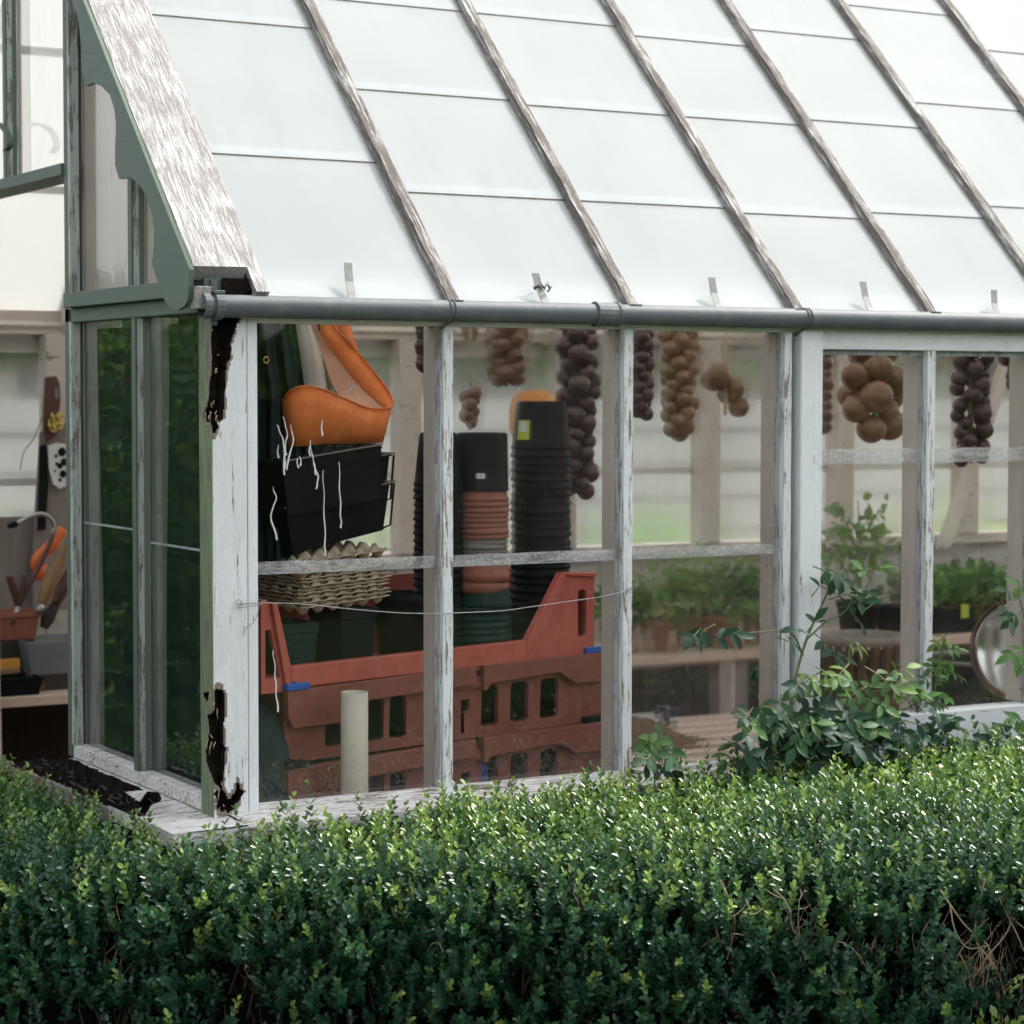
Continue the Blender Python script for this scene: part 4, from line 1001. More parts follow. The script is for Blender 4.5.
onion_string('short purple onion string cut off by the right edge of the picture',1004,1046,345,393,.45,'onion_purple',.027,14)
onion_string('tall dark purple onion string right of the black pot stack',554,602,318,503,.62,'onion_purple',.029,44)
onion_string('purple onion string half hidden by the second mullion',628,656,318,424,.8,'onion_purple',.026,24)
onion_string('plump brown-gold onion string in the third front window',658,701,322,442,1.0,'onion_gold',.029,38)
onion_string('brown onion string high in the second front window',482,530,318,390,1.25,'onion_brown',.031,26)
onion_string('small bunch of pale shallots at the left of the second window',458,482,386,432,1.15,'onion_brown',.023,9)
onion_string('three loose golden onions on a bent string in the third front window',706,745,360,418,1.05,'onion_gold',.04,0,lay=[(718,375,0),(733,388,.01),(727,394,.04),(739,407,.03),(712,380,.05)])
onion_string('thin brown onion string close beside the white door post',818,832,330,440,.95,'onion_brown',.03,9)
onion_string('dark onion string peeping out left of the first mullion',415,436,318,376,.85,'onion_purple',.03,9)
onion_string('faint brown onion string at the top left of the second window',462,478,318,345,1.7,'onion_brown',.03,7)
onion_string('brown onion string behind the big golden cluster',846,872,330,372,1.3,'onion_brown',.036,8)
# orange cloth glowing behind the tall pot stack
c=onY(533,408,1.75); t=thing('sack','orange and yellow sack hanging behind the tall black pot stack','sack',tuple(c))
b=MB(); b.lathe([(.0,-.15),(.055,-.14),(.078,-.07),(.08,-.01),(.07,.03),(.045,.055),(.0,.06)],20); b.build('sack_body','pumpkin_cloth',t,True)
b=MB(); b.tube([(0,0,.058),(0,.004,.3),(.002,0,.62)],.0012,5); b.build('twine','twine',t)
# ------------------------------------------------------------------ leafy plants
def leaf_obj(name,P,T,Nn,Ln,W,col,parent,mat='soft_leaf',st=((0,0),(.3,.85),(.65,.9),(1,0))):
    V,F,C=leaves(np.array(P),np.array(T),np.array(Nn),np.array(Ln),np.array(W),np.array(col),st)
    return npmesh(name,V,F,mat,parent,C,True)
def bushy(parent,c,rx,rz,n,ll,cols,name='leaves',up=.3):
    c=np.array(c); d=unit(RNG.normal(size=(n,3))); rad=RNG.uniform(.35,1,n)**.6
    P=c+d*rad[:,None]*np.array([rx,rx,rz]); T=unit(d*np.array([1,1,.3])+RNG.normal(size=(n,3))*.5+np.array([0,0,-.15])); Nn=unit(np.array([0,0,1])+RNG.normal(size=(n,3))*.5+d*.4)
    Ln=ll*RNG.uniform(.6,1.2,n); ci=RNG.integers(0,len(cols),n); C=np.array(cols)[ci]*RNG.uniform(.75,1.25,(n,1))
    o=leaf_obj(name,P,T,Nn,Ln,Ln*.36,C,parent)
    b=MB()
    for k in range(9):
        e=c+unit(RNG.normal(size=3))*np.array([rx,rx,rz])*.8; s=c+np.array([RNG.uniform(-.01,.01),RNG.uniform(-.01,.01),-rz*1.15]); b.tube([s,(s+e)/2+np.array([0,0,.02]),e],[.003,.0025,.001],5)
    b.build('stems','stem_green',parent)
GRN=[(.15,.30,.09),(.20,.37,.11),(.26,.40,.13)]; DGR=[(.06,.14,.065),(.075,.17,.07),(.085,.18,.06)]; YGR=[(.38,.46,.16),(.52,.48,.24),(.24,.38,.12)]
def clay_pot(name,label,u,v,y,zb,r,h,cols,rx,rz,n,ll,mat='terracotta',group='potted plants on the far bench'):
    p=onY(u,v,y); t=thing(name,label,'potted plant',(p[0],p[1],zb),0,group)
    b=MB(); b.lathe([(0,0),(r*.68,0),(r*.92,h*.78),(r,h*.78),(r*1.03,h),(r*.9,h),(r*.86,h*.85),(0,h*.86)],24); b.build('pot',mat,t,True)
    bushy(t,(0,0,h+rz*.85),rx,rz,n,ll,cols); return t
clay_pot('potted_plant','bright yellow-green leafy plant in a pale clay pot on the far bench',655,645,2.32,.70,.062,.12,YGR+GRN,.125,.11,90,.085)
clay_pot('potted_plant','fresh green leafy plant in a clay pot, second from the left in the third window',690,640,2.40,.70,.066,.13,GRN+YGR,.11,.11,80,.08)
clay_pot('potted_plant','dark-leaved plant in a large reddish clay pot in the third window',722,640,2.30,.70,.07,.125,DGR+GRN,.12,.11,90,.08)
clay_pot('potted_plant','dark green plant in a brown pot next to the white post',757,638,2.34,.70,.066,.12,DGR,.125,.11,150,.055,'terracotta_plastic')
clay_pot('potted_plant','small dark plant in a clay pot near the second mullion',616,645,2.36,.70,.06,.11,DGR+GRN,.10,.08,90,.05)
t=thing('tomato_plant','tall thin tomato plant with ragged leaves behind the window beside the white post','potted plant',(*onY(858,640,2.1)[:2],.70))
b=MB(); b.lathe([(0,0),(.06,0),(.08,.15),(.086,.15),(.086,.17),(.075,.17),(.07,.14),(0,.14)],24); b.build('pot','black_plastic',t,True)
L0=np.array(t.location); P=[];T=[];NN=[];LL=[];CC=[]; b=MB()
for (u,v) in [(838,512),(832,530),(848,525),(858,528),(846,545),(866,520),(880,508),(884,528),(862,552),(855,570),(838,560),(870,545),(890,540),(880,560),(828,548)]:
    e=onY(u,v,2.1+random.uniform(-.08,.08))-L0; s=np.array([e[0]*.25,0,max(.2,e[2]-.12)]); b.tube([s,(s+e)/2+np.array([0,0,.02]),e],[.0025,.002,.001],5)
    for k in range(9):
        P.append(e+RNG.normal(size=3)*.024); T.append(RNG.normal(size=3)+np.array([0,0,-.3])); NN.append(RNG.normal(size=3)*.6+np.array([0,-.5,.7])); LL.append(random.uniform(.035,.062)); CC.append(np.array(random.choice(GRN+YGR[2:]))*random.uniform(.7,1.2))
b.tube([(0,0,.14),(.01,0,.35),(.0,.01,.55)],[.005,.004,.002],6)
b.build('stems','stem_green',t); leaf_obj('leaves',P,T,NN,LL,np.array(LL)*.3,CC,t)
for j,(u0,u1,lab) in enumerate(((905,1000,'tray of leafy green seedlings on the far bench, left one in the right windows'),(1002,1090,'tray of green seedlings on the far bench at the right edge'))):
    a=onY(u0,610,2.34); c=onY(u1,610,2.34); t=thing('seedling_tray',lab,'seedling tray',((a[0]+c[0])/2,2.40,.70),0,'seedling trays on the far bench')
    w=(c[0]-a[0])/2-.01; MB().box((-w,-.13,0),(w,.13,.10)).build('tray','black_plastic',t,bevel=.004); MB().box((-w+.01,-.12,.1002),(w-.01,.12,.106)).build('soil','compost',t)
    n=420; P=np.stack([RNG.uniform(-w,w,n),RNG.uniform(-.14,.13,n),.12+RNG.uniform(0,.13,n)],-1); T=RNG.normal(size=(n,3))+np.array([0,0,.2]); NN=RNG.normal(size=(n,3))*.5+np.array([0,-.2,1]); LL=RNG.uniform(.03,.06,n); CC=np.array(GRN+DGR+YGR[2:])[RNG.integers(0,7,n)]*RNG.uniform(.8,1.3,(n,1))
    leaf_obj('leaves',P,T,NN,LL,LL*.4,CC,t)
    b=MB()
    for k in range(40): x,y=random.uniform(-w,w),random.uniform(-.12,.12); b.tube([(x,y,.1),(x+random.uniform(-.02,.02),y,.2)],[.002,.001],4)
    b.build('stems','stem_green',t)
t=thing('plant_label','small yellow plant label hanging from the seedling tray','plant label',tuple(onY(965,618,2.25)))
MB().box((-.02,0,0),(.02,.002,.055)).build('tag_card','lime_label',t,bevel=.0005)
# slotted basket, tub, dish, compost, bottle
def bench_pt(u,v,z=BZ): return onZ(u,v,z)
p=onY(862,688,1.25); t=thing('slotted_basket','dark slotted plant basket standing on the slatted bench beside the white post','basket',(p[0],p[1],BZ))
b=MB(); R0,R1,H=.12,.135,.26
for k in range(20):
    a=2*PI*k/20; ca,sa=math.cos(a),math.sin(a); tt=np.array([-sa,ca,0])*.009
    q0=np.array([ca*R0,sa*R0,.04]); q1=np.array([ca*R1,sa*R1,H-.02]); n_=np.array([ca,sa,0])*.006
    b.prism([q0-tt,q0+tt,q1+tt,q1-tt],n_)
b.build('slats','dark_tool_wood',t)
b=MB(); b.lathe([(R1-.004,H-.0195),(R1+.008,H-.0195),(R1+.008,H+.01),(R1-.004,H+.01),(R1-.004,H-.0195)],32); b.build('rim','grey_wood',t,True)
b=MB(); b.lathe([(0,0),(R0,0),(R0+.006,.0395),(R0-.002,.0395),(0,.02)],32); b.build('base','dark_tool_wood',t,True)
p=onY(975,690,1.15); t=thing('tub','dark round tub with a pale rim on the bench behind the steel dish','tub',(p[0],p[1],BZ))
b=MB(); b.lathe([(0,0),(.15,0),(.19,.17),(.18,.17),(.142,.01),(0,.01)],36); b.build('tub_body','black_plastic',t,True)
b=MB(); b.lathe([(.181,.1702),(.198,.1702),(.198,.182),(.181,.182),(.181,.1702)],36); b.build('rim','grey_plastic',t,True)
p=onY(1020,650,.34); t=thing('steel_dish','polished round steel dish leaning on edge inside the right window','dish',tuple(p)); t.rotation_euler=(math.radians(84),math.radians(0),math.radians(-62))
b=MB(); b.lathe([(0,-.018),(.10,-.018),(.13,-.006),(.146,.0),(.146,.004),(.13,-.001),(.10,-.013),(0,-.013)],48); b.build('bowl','polished_steel',t,True)
b=MB(); b.lathe([(.1465,-.006),(.155,-.006),(.155,.008),(.1465,.008),(.1465,-.006)],48); b.build('rim','dark_tool_wood',t,True)
p=bench_pt(650,745); n=40; a=np.linspace(-.24,.24,n); X,Y=np.meshgrid(a,a); Z=.085*np.exp(-((X/.13)**2+(Y/.11)**2))-.008+.006*nz(np.stack([X*30,Y*30,X*0],-1),2)+.003*nz(np.stack([X*110,Y*110,X*0],-1),2)
V=np.stack([X,Y,Z],-1).reshape(-1,3); ii=(np.arange(n-1)[:,None]*n+np.arange(n-1)[None]).ravel(); o=npmesh('compost_heap',V,np.stack([ii,ii+1,ii+n+1,ii+n],-1),'compost'); o.location=(p[0],p[1]+.08,BZ+.0); tag(o,'heap of brown compost spilled on the slatted bench','compost heap')
p=bench_pt(657,724); t=thing('bottle','small dark blue bottle on the slatted bench behind the compost heap','bottle',(p[0],p[1]-.04,BZ))
b=MB(); b.lathe([(0,0),(.019,0),(.019,.04),(.016,.046)],18); b.build('bottle_body','dark_blue_plastic',t,True); b=MB(); b.lathe([(.0158,.0462),(.021,.0462),(.021,.062),(0,.062)],18); b.build('cap','dark_blue_plastic',t,True); b=MB(); b.tube([(-.02,0,.052),(-.045,0,.05)],.003,6); b.build('nozzle','grey_plastic',t)
p=bench_pt(638,724); o=MB().box((-.05,-.004,0),(.05,.004,.04)).build('card','paper_white',None,bevel=.001,loc=(p[0],p[1]-.03,BZ)); o.rotation_euler=(-.2,0,.1); tag(o,'blank white card propped beside the blue bottle','card')
# ------------------------------------------------------------------ tools seen through the doorway
y0=2.34
a=onY(-30,612,y0); c=onY(41,612,y0); t=thing('planter','brown plastic planter box holding tools, seen through the doorway','planter',((a[0]+c[0])/2,y0+.07,.862))
w=(c[0]-a[0])/2; q=lambda r,d,z:[(-r,-d,z),(r,-d,z),(r,d,z),(-r,d,z)]
b=MB(); b.loft([q(w*.9,.05,0),q(w*.96,.064,.07),q(w,.07,.07),q(w,.07,.088),q(w-.006,.064,.088),q(w*.88,.046,.006)],closed=True); b.add(q(w*.88,.046,.006),[(0,1,2,3)]); b.add(q(w*.9,.05,0),[(3,2,1,0)]); b.build('planter_box','terracotta_plastic',t,bevel=.002)
o=MB().box((-w,-.06,0),(w*.85,.08,.161)).build('wooden_block','dark_boards',None,bevel=.003,loc=((a[0]+c[0])/2,y0+.075,.70)); tag(o,'dark wooden block carrying the brown planter box','block')
a=onY(20,640,2.33); c=onY(80,640,2.33); t=thing('plastic_tub','clear plastic tub on the shelf behind the door jamb','tub',((a[0]+c[0])/2,2.36,.752)); w=(c[0]-a[0])/2
b=MB(); b.loft([q(w*.8,.075,0),q(w*.97,.098,.10),q(w,.10,.10),q(w,.10,.11),q(w-.005,.096,.11),q(w*.78,.07,.004)],closed=True); b.add(q(w*.78,.07,.004),[(0,1,2,3)]); b.build('tub_body','clear_tub',t,bevel=.002)
b=MB(); 
for k in range(16): 
    s=np.array([random.uniform(-w*.6,w*.6),random.uniform(-.05,.05),.01+random.uniform(0,.05)]); b.tube([s,s+np.array([random.uniform(-.06,.06),random.uniform(-.04,.04),random.uniform(0,.03)])],random.uniform(.005,.013),6)
tag(b.build('scraps','dark_boards',None,True,loc=tuple(t.location)),'dark scraps lying inside the clear plastic tub','scraps',kind='stuff')
o=MB().box((-.09,-.07,0),(.17,.10,.05)).build('seed_box','dark_boards',None,bevel=.003,loc=(.40,2.36,.7005)); tag(o,'dark flat box under the clear plastic tub','box')
t=thing('tray','shallow black tray on the shelf end, holding a brush','tray',(.235,2.27,.7005)); b=MB(); b.loft([q(.08,.06,0),q(.09,.07,.05),q(.094,.074,.05),q(.094,.074,.056),q(.088,.068,.056),q(.077,.057,.004)],closed=True); b.add(q(.077,.057,.004),[(0,1,2,3)]); b.add(q(.08,.06,0),[(3,2,1,0)]); b.build('tray_body','black_plastic',t)
p=onY(8,664,2.25); t=thing('brush','yellow-bristled hand brush lying in the black tray','brush',(p[0],p[1],p[2]-.03),.3); MB().box((-.10,-.016,0),(.035,.016,.018)).build('brush_back','tool_wood',t,bevel=.003); b=MB()
for k in range(14):
    x=-.095+k*.0095; b.box((x,-.013,.0182),(x+.007,.013,.045))
b.build('bristles','yellow_brush',t)
def tool(name,label,cat,pts,y,parts):
    base=onY(*pts[0],y); t=thing(name,label,cat,tuple(base)); L0=base
    for nm,mat,pp,r,n in parts:
        P=smoothpath([onY(u,v,y+dd)-L0 for u,v,dd in pp],5) if len(pp)>2 else [onY(u,v,y+dd)-L0 for u,v,dd in pp]
        if hasattr(r,'__len__'): r=list(np.interp(np.linspace(0,1,len(P)),np.linspace(0,1,len(r)),r))
        MB().tube(P,r,n).build(nm,mat,t,True)
    return t
tool('cane','walking cane with a curved pale metal handle, leaning out of the planter','cane',[(10,640)],2.36,[('handle','steel',[(16,524,0),(22,521,0),(32,516,0),(42,514,0),(50,518,0),(54,526,0),(53,534,0)],.0075,8),('shaft','dark_tool_wood',[(53,534,0),(46,552,0),(34,576,0),(22,600,0),(12,625,0)],.0075,8),('tip','black_plastic',[(17,523.5,0),(12,525,0),(8,526.5,0)],[.0095,.011,.008],8)])
tool('pruning_saw','orange-handled pruning saw standing among the tools by the door jamb','saw',[(40,600)],2.40,[('blade_guard','orange_plastic',[(64,529,0),(52,545,0),(36,560,0),(35,572,0)],[.018,.022,.018,.01],6),('grip','orange_plastic',[(46,565,.01),(40,572,0),(39,580,0)],[.006,.018,.016],8)])
tool('trowel','wooden-handled trowel with a worn handle, sticking up from the planter','trowel',[(40,605)],2.31,[('handle','tool_wood',[(65,545,0),(56,568,0),(47,590,0),(42,604,0)],[.012,.020,.022,.014],10),('ferrule','steel',[(42,604,0),(37,614,0)],[.014,.009],8)])
tool('shears','dark-handled shears with their grips spread, standing in the planter','shears',[(14,620)],2.35,[('grip','dark_tool_wood',[(9,575,0),(14,590,0),(18,606,0)],[.012,.014,.009],8),('grip','dark_tool_wood',[(24,573,0),(23,590,0),(19,606,0)],[.008,.010,.008],8),('blade','steel',[(18,606,0),(12,625,0)],[.010,.006],6)])
tool('trowel','dark trowel with a brown grip, half hidden by the door jamb','trowel',[(52,612)],2.37,[('handle','dark_tool_wood',[(72,570,0),(62,590,0),(55,605,0)],[.018,.022,.016],10),('blade','dark_boards',[(55,605,0),(48,618,0),(44,628,0)],[.016,.024,.014],8)])
# plank and hanging knife
t=thing('plank','grey wooden plank leaning on the far wall behind the tools','plank',tuple(onY(50,600,2.66)))
L0=np.array(t.location); o_=[(33,560),(41,432),(74,420),(74,610),(34,610)]; P=[onY(u,v,2.66)-L0 for u,v in o_]; b=MB(); b.prism(P,(0,.02,0)); b.build('board','grey_wood',t,bevel=.002)
t=thing('hand_saw','dark wooden-handled pruning tool with a gold bow and speckled blade, hanging on the far wall','garden tool',tuple(onY(53,380,2.63))); L0=np.array(t.location)
def flat(name,pts,y,th,mat,par,bev=.003): b=MB(); b.prism([onY(u,v,y)-L0 for u,v in pts],(0,th,0)); return b.build(name,mat,par,bevel=bev)
flat('handle',[(46,377),(57,376),(60,384),(61,400),(59.5,412),(59,432),(48,443),(44,434),(44,410)],2.62,.02,'dark_tool_wood',t)
flat('sheath',[(40,446),(47,444),(49,480),(46,530),(38,530)],2.632,.012,'black_plastic',t)
bl=flat('blade',[(48,446),(56,443),(66,444),(66,486),(60,489),(53,484),(49,468)],2.625,.004,'paper_white',t)
flat('handle_inlay',[(55,387),(58,388),(59,396),(57.5,400),(55,397)],2.6185,.001,'grey_plastic',t,0)
b=MB()
for (u,v,r) in [(62,452,.014),(64,462,.012),(60,466,.009),(56,456,.006),(63,474,.012),(57,464,.006),(60,480,.006),(55,471,.004)]:
    p=onY(u,v,2.6235)-L0; b.lathe([(0,0),(r,0)],9,mi=0); n_=10; b.v[-18:]=[(p[0]+r*math.cos(2*PI*j/9)*(0 if i==0 else 1),p[1],p[2]+r*1.1*math.sin(2*PI*j/9)*(0 if i==0 else 1)) for i in range(2) for j in range(9)]
b.build('black_spots','black_plastic',bl)
b=MB()
for k in range(26):
    c=onY(55+random.uniform(-7,7),422+random.uniform(-7,7),2.60+random.uniform(-.012,.012))-L0; rr=random.uniform(.007,.012); ax=random.uniform(0,3); 
    b.tube([c+rr*np.array([math.cos(a)*math.cos(ax),math.cos(a)*math.sin(ax)*.6,math.sin(a)]) for a in np.linspace(0,2*PI,11)],.0028,5)
b.build('bow','gold_foil',t,True)
b=MB(); b.tube(smoothpath([onY(42,418,2.63),onY(34,438,2.63),onY(24,452,2.63),onY(20,470,2.63)],5),.0016,5); tag(b.build('cord','dark_twig'),'thin dark cord drooping from the hanging tool by the door','cord')
o=MB().box((.09,2.705,.9),(.50,2.715,1.235)).build('board','grey_wood',None); tag(o,'grey-brown board leaning against the far wall seen low in the doorway','board')
# dried leaves and string on the shelf end
b=MB(); b.tube(smoothpath([onY(33,697,2.2),onY(42,699,2.2),onY(50,698,2.19),(.36,2.2,.703)],5),.004,5); tag(b.build('string','twine'),'short length of string lying on the shelf edge by the door','string')
o=leaf_obj('dead_leaf',[onY(28,695,2.22),onY(33,692,2.22)],[(.1,0,1),(1,-.1,.6)],[(0,-1,.2),(0,-1,.4)],[.045,.05],[.012,.012],[(.35,.1,.04),(.3,.09,.04)],None); tag(o,'curled rust-coloured dead leaf on the shelf edge by the door','dead leaf')
# ------------------------------------------------------------------ box hedge
HEDGE=thing('box_hedge','clipped green box hedge running below the sill along the whole foreground','hedge',(0,0,0))
Dd=np.array([.495,.869]); Rr=np.array([.869,-.495]); front0=np.array([-.56,-.075])
fpt=lambda s:front0+Rr*s
poly=[tuple(fpt(-.55)),tuple(fpt(2.9)),(3.4,-.14),(-.165,-.135),(-.185,.20),(-.20,1.02),(-.50,1.25),(-.95,1.15)]
HT=lambda x,y:.622+.014*np.clip(x,-.5,3)+.03*np.clip((y+.0)*-1.0,0,.9)*0
def hedge():
    P=[];T=[];NN=[];LL=[];WW=[];CC=[]; 
    px_=np.array([p[0] for p in poly]); py_=np.array([p[1] for p in poly])
    # candidate sprig roots: top
    n=8200; xy=np.stack([RNG.uniform(px_.min(),px_.max(),n*3),RNG.uniform(py_.min(),py_.max(),n*3)],-1); xy=xy[inpoly(xy[:,0],xy[:,1],poly)][:n]
    fd=(xy-front0)@Dd       # distance behind front line
    lump=.020*nz(np.stack([xy[:,0]*7,xy[:,1]*7,xy[:,0]*0],-1),1.0,2)+.026*nz(np.stack([xy[:,0]*19,xy[:,1]*19,xy[:,0]*0],-1),1.0,6)
    z=HT(xy[:,0],xy[:,1])+lump-.12*np.exp(-np.maximum(fd,0)/.075)-.06*RNG.uniform(0,1,n_:=len(xy))**2
    back=(xy[:,1]>-.24)&(xy[:,0]>-.165); z=z+np.where(back,RNG.uniform(0,1,n_)**5*.06,0)+np.where(RNG.uniform(0,1,n_)<.03,.03,0)
    r0=np.concatenate([xy,z[:,None]],1); up=np.concatenate([RNG.normal(size=(n_,2))*.22-Dd*np.exp(-np.maximum(fd,0)/.08)[:,None]*.9,np.ones((n_,1))],1)
    kind=np.zeros(n_)
    # front
    m=4700; s=RNG.uniform(-.5,2.6,m); zz=np.where(RNG.uniform(0,1,m)<.22,.04+RNG.uniform(0,1,m)*.30,.34+RNG.uniform(0,1,m)*.285); gap=nz(np.stack([s*8,zz*9,s*0],-1),1.0,5)
    bs=[(2.09,.475,.085,.05,1.6),(2.14,.42,.09,.05,1.5),(1.74,.51,.06,.04,.9),(1.60,.53,.05,.035,.8),(1.86,.47,.05,.035,.8),(.98,.49,.05,.03,.5),(.30,.50,.07,.04,.6),(1.28,.5,.05,.03,.5),(.62,.47,.06,.035,.5)]
    bare=sum(a*np.exp(-(((s-c0)/w0)**2+((zz-z0)/h0)**2)) for c0,z0,w0,h0,a in bs)
    keep=(gap>-.52+.9*bare+.25*(RNG.uniform(0,1,m)-.5))&(bare<.85); s=s[keep]; zz=zz[keep]; gap=gap[keep]; m=len(s)
    inset=-.018-.075*np.clip(gap,-.6,1.2)+.10*RNG.uniform(0,1,m)**2
    inset=inset+.12*np.clip((zz-.50)/.12,0,1.2)**2; xy2=front0+Rr*s[:,None]+Dd*inset[:,None]; r1=np.concatenate([xy2,zz[:,None]],1)
    up1=np.concatenate([-Dd*RNG.uniform(.35,1.0,(m,1))+RNG.normal(size=(m,2))*.25,RNG.uniform(.35,1.2,(m,1))],1)
    R=np.concatenate([r0,r1]); U=unit(np.concatenate([up,up1])); K=np.concatenate([kind,np.ones(m)])
    tot=len(R); ns=8  # leaf pairs
    length=RNG.uniform(.055,.125,tot)
    patch=nz(R*np.array([3.2,3.2,3.2]),1.0,4)
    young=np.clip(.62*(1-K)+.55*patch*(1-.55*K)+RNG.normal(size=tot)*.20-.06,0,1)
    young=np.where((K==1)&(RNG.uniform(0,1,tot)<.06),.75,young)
    a0=RNG.uniform(0,6.28,tot); ref=unit(np.cross(U,np.array([.3,.2,.93]))); ref2=np.cross(U,ref)
    for k in range(ns):
        f=(k+.6)/ns; base=R+U*(length*f)[:,None]
        for sgn in (0,PI):
            an=a0+k*PI/2+sgn+RNG.normal(size=tot)*.3; side=ref*np.cos(an)[:,None]+ref2*np.sin(an)[:,None]
            lean=.55+.85*f; t_=unit(side+U*lean*RNG.uniform(.6,1.4,tot)[:,None]); nn=unit(U*1.0-side*lean*.8+RNG.normal(size=(tot,3))*.15)
            l=(.0215-.0065*f)*RNG.uniform(.8,1.25,tot)
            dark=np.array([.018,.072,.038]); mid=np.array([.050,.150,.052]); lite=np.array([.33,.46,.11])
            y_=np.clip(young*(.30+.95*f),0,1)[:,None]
            c=np.where(K[:,None]==1,1.25,1.05)*np.where(y_<.4,dark+(mid-dark)*y_/.4,mid+(lite-mid)*(y_-.4)/.6)*RNG.uniform(.75,1.25,(tot,1))  # front leaves lifted in colour to make up for the little light there
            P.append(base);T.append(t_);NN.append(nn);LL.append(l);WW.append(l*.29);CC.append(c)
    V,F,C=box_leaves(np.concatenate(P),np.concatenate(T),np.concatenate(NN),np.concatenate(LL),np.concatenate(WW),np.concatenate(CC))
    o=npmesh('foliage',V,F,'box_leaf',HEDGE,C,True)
    # near-black block filling the hedge, so gaps between leaves read as shade
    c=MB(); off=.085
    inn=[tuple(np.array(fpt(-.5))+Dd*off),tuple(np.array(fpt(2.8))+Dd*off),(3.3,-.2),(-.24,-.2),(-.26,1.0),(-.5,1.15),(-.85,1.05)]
    c.prism([(x,y,.01) for x,y in inn],(0,0,.52)); c.build('dark_core','hedge_core',HEDGE)
    # twigs: short ones everywhere behind the leaves, pale bare ones in the gaps
    b=MB()
    for k in range(520):
        s=random.uniform(-.4,2.5); z=random.uniform(.1,.5); p=np.append(fpt(s)+Dd*random.uniform(.0,.08),z); 
        q=p+np.array([random.uniform(-.05,.05),random.uniform(-.05,.05),random.uniform(.05,.15)]); b.tube([p,(p+q)/2+RNG.normal(size=3)*.008,q],[.003,.0025,.001],4)
    b.build('twigs','dark_twig',HEDGE)
    b=MB()
    spots=[(2.06,.40,22,.09),(2.14,.36,30,.09),(1.74,.46,14,.05),(1.60,.48,10,.04),(1.86,.42,12,.05),(.98,.44,8,.05),(1.28,.45,7,.05),(.30,.45,9,.06),(.62,.42,8,.06),(1.45,.40,7,.1)]
    for s0,z0,cnt,sp in spots:
        for k in range(cnt):
            s=s0+random.uniform(-sp,sp); p=np.append(fpt(s)+Dd*random.uniform(-.005,.06),z0+random.uniform(-.06,.05)); pts=[p]; d=np.array([random.uniform(-.16,.16),random.uniform(-.16,.16),1.]); 
            for j in range(5):
                d=unit(d+RNG.normal(size=3)*.27); p=p+d*random.uniform(.018,.036); pts.append(p)
                if random.random()<.4:
                    e=p+unit(d+RNG.normal(size=3)*.8)*random.uniform(.02,.05); b.tube([p,(p+e)/2+RNG.normal(size=3)*.003,e],[.0011,.0009,.0004],4)
            r=random.uniform(.0009,.0021); b.tube(pts,[r,r*.9,r*.8,r*.7,r*.55,r*.4],5)
    # looping bare stems at the right
    for pts in ([(940,890),(965,925),(990,950),(985,990)],[(985,880),(975,935),(992,965),(1000,1020)],[(960,1000),(985,960),(1010,925),(1000,890)],[(1000,900),(1015,930),(1024,950)],[(990,880),(1010,915),(1040,940)],[(935,955),(930,990),(950,985),(975,975)],[(800,960),(830,985),(850,965)],[(770,970),(785,985),(815,940)],[(720,880),(735,920),(727,960)],[(950,905),(955,930),(968,948),(990,945)]):
        D0=4.37; pp=[]
        for u,v in pts:
            d=ray(u,v); tt=((np.append(front0,0)+np.append(Dd,0)*.0-CAM)@np.append(Dd,0))/(d@np.append(Dd,0)); pp.append(CAM+d*tt)
        b.tube(smoothpath(pp,5),[.0022*(1-.55*k/(5*len(pp))) for k in range(5*(len(pp)-1)+1)],5)
    b.build('bare_twigs','twig',HEDGE)
hedge()
# pale young shoots of another clump at the lower right corner
def shoots(label,pts):
    t=thing('young_shrub',label,'shrub',(*(fpt(2.15)-Dd*.12),0)); L0=np.array(t.location); P=[];T=[];NN=[];LL=[];CC=[];b=MB()
    for u,v in pts:
        d=ray(u,v); pl=np.append(front0-Dd*.12,0); dd=np.append(Dd,0); tip=CAM+d*(((pl-CAM)@dd)/(d@dd))-L0
        b.tube([np.array([tip[0]*.6,tip[1]*.6,.0]),tip*np.array([.9,.9,.7]),tip],[.004,.003,.001],5)
        for k in range(26):
            f=random.random(); base=tip+np.array([random.uniform(-.03,.03),random.uniform(-.03,.03),-.09*f]); P.append(base); T.append(RNG.normal(size=3)*.7+np.array([0,0,1.2])); NN.append(RNG.normal(size=3)+np.array([0,0,.5])); LL.append(random.uniform(.018,.03)); CC.append(np.array([.2,.31,.07])*(1-.6*f)*random.uniform(.8,1.2))
    b.build('stems','stem_green',t); leaf_obj('leaves',P,T,NN,LL,np.array(LL)*.26,CC,t,'box_leaf')
shoots('pale yellow-green young shrub at the foot of the hedge in the lower right corner',[(982,1018),(992,1022),(975,1024),(1008,1024),(1016,1020),(1000,1034)])
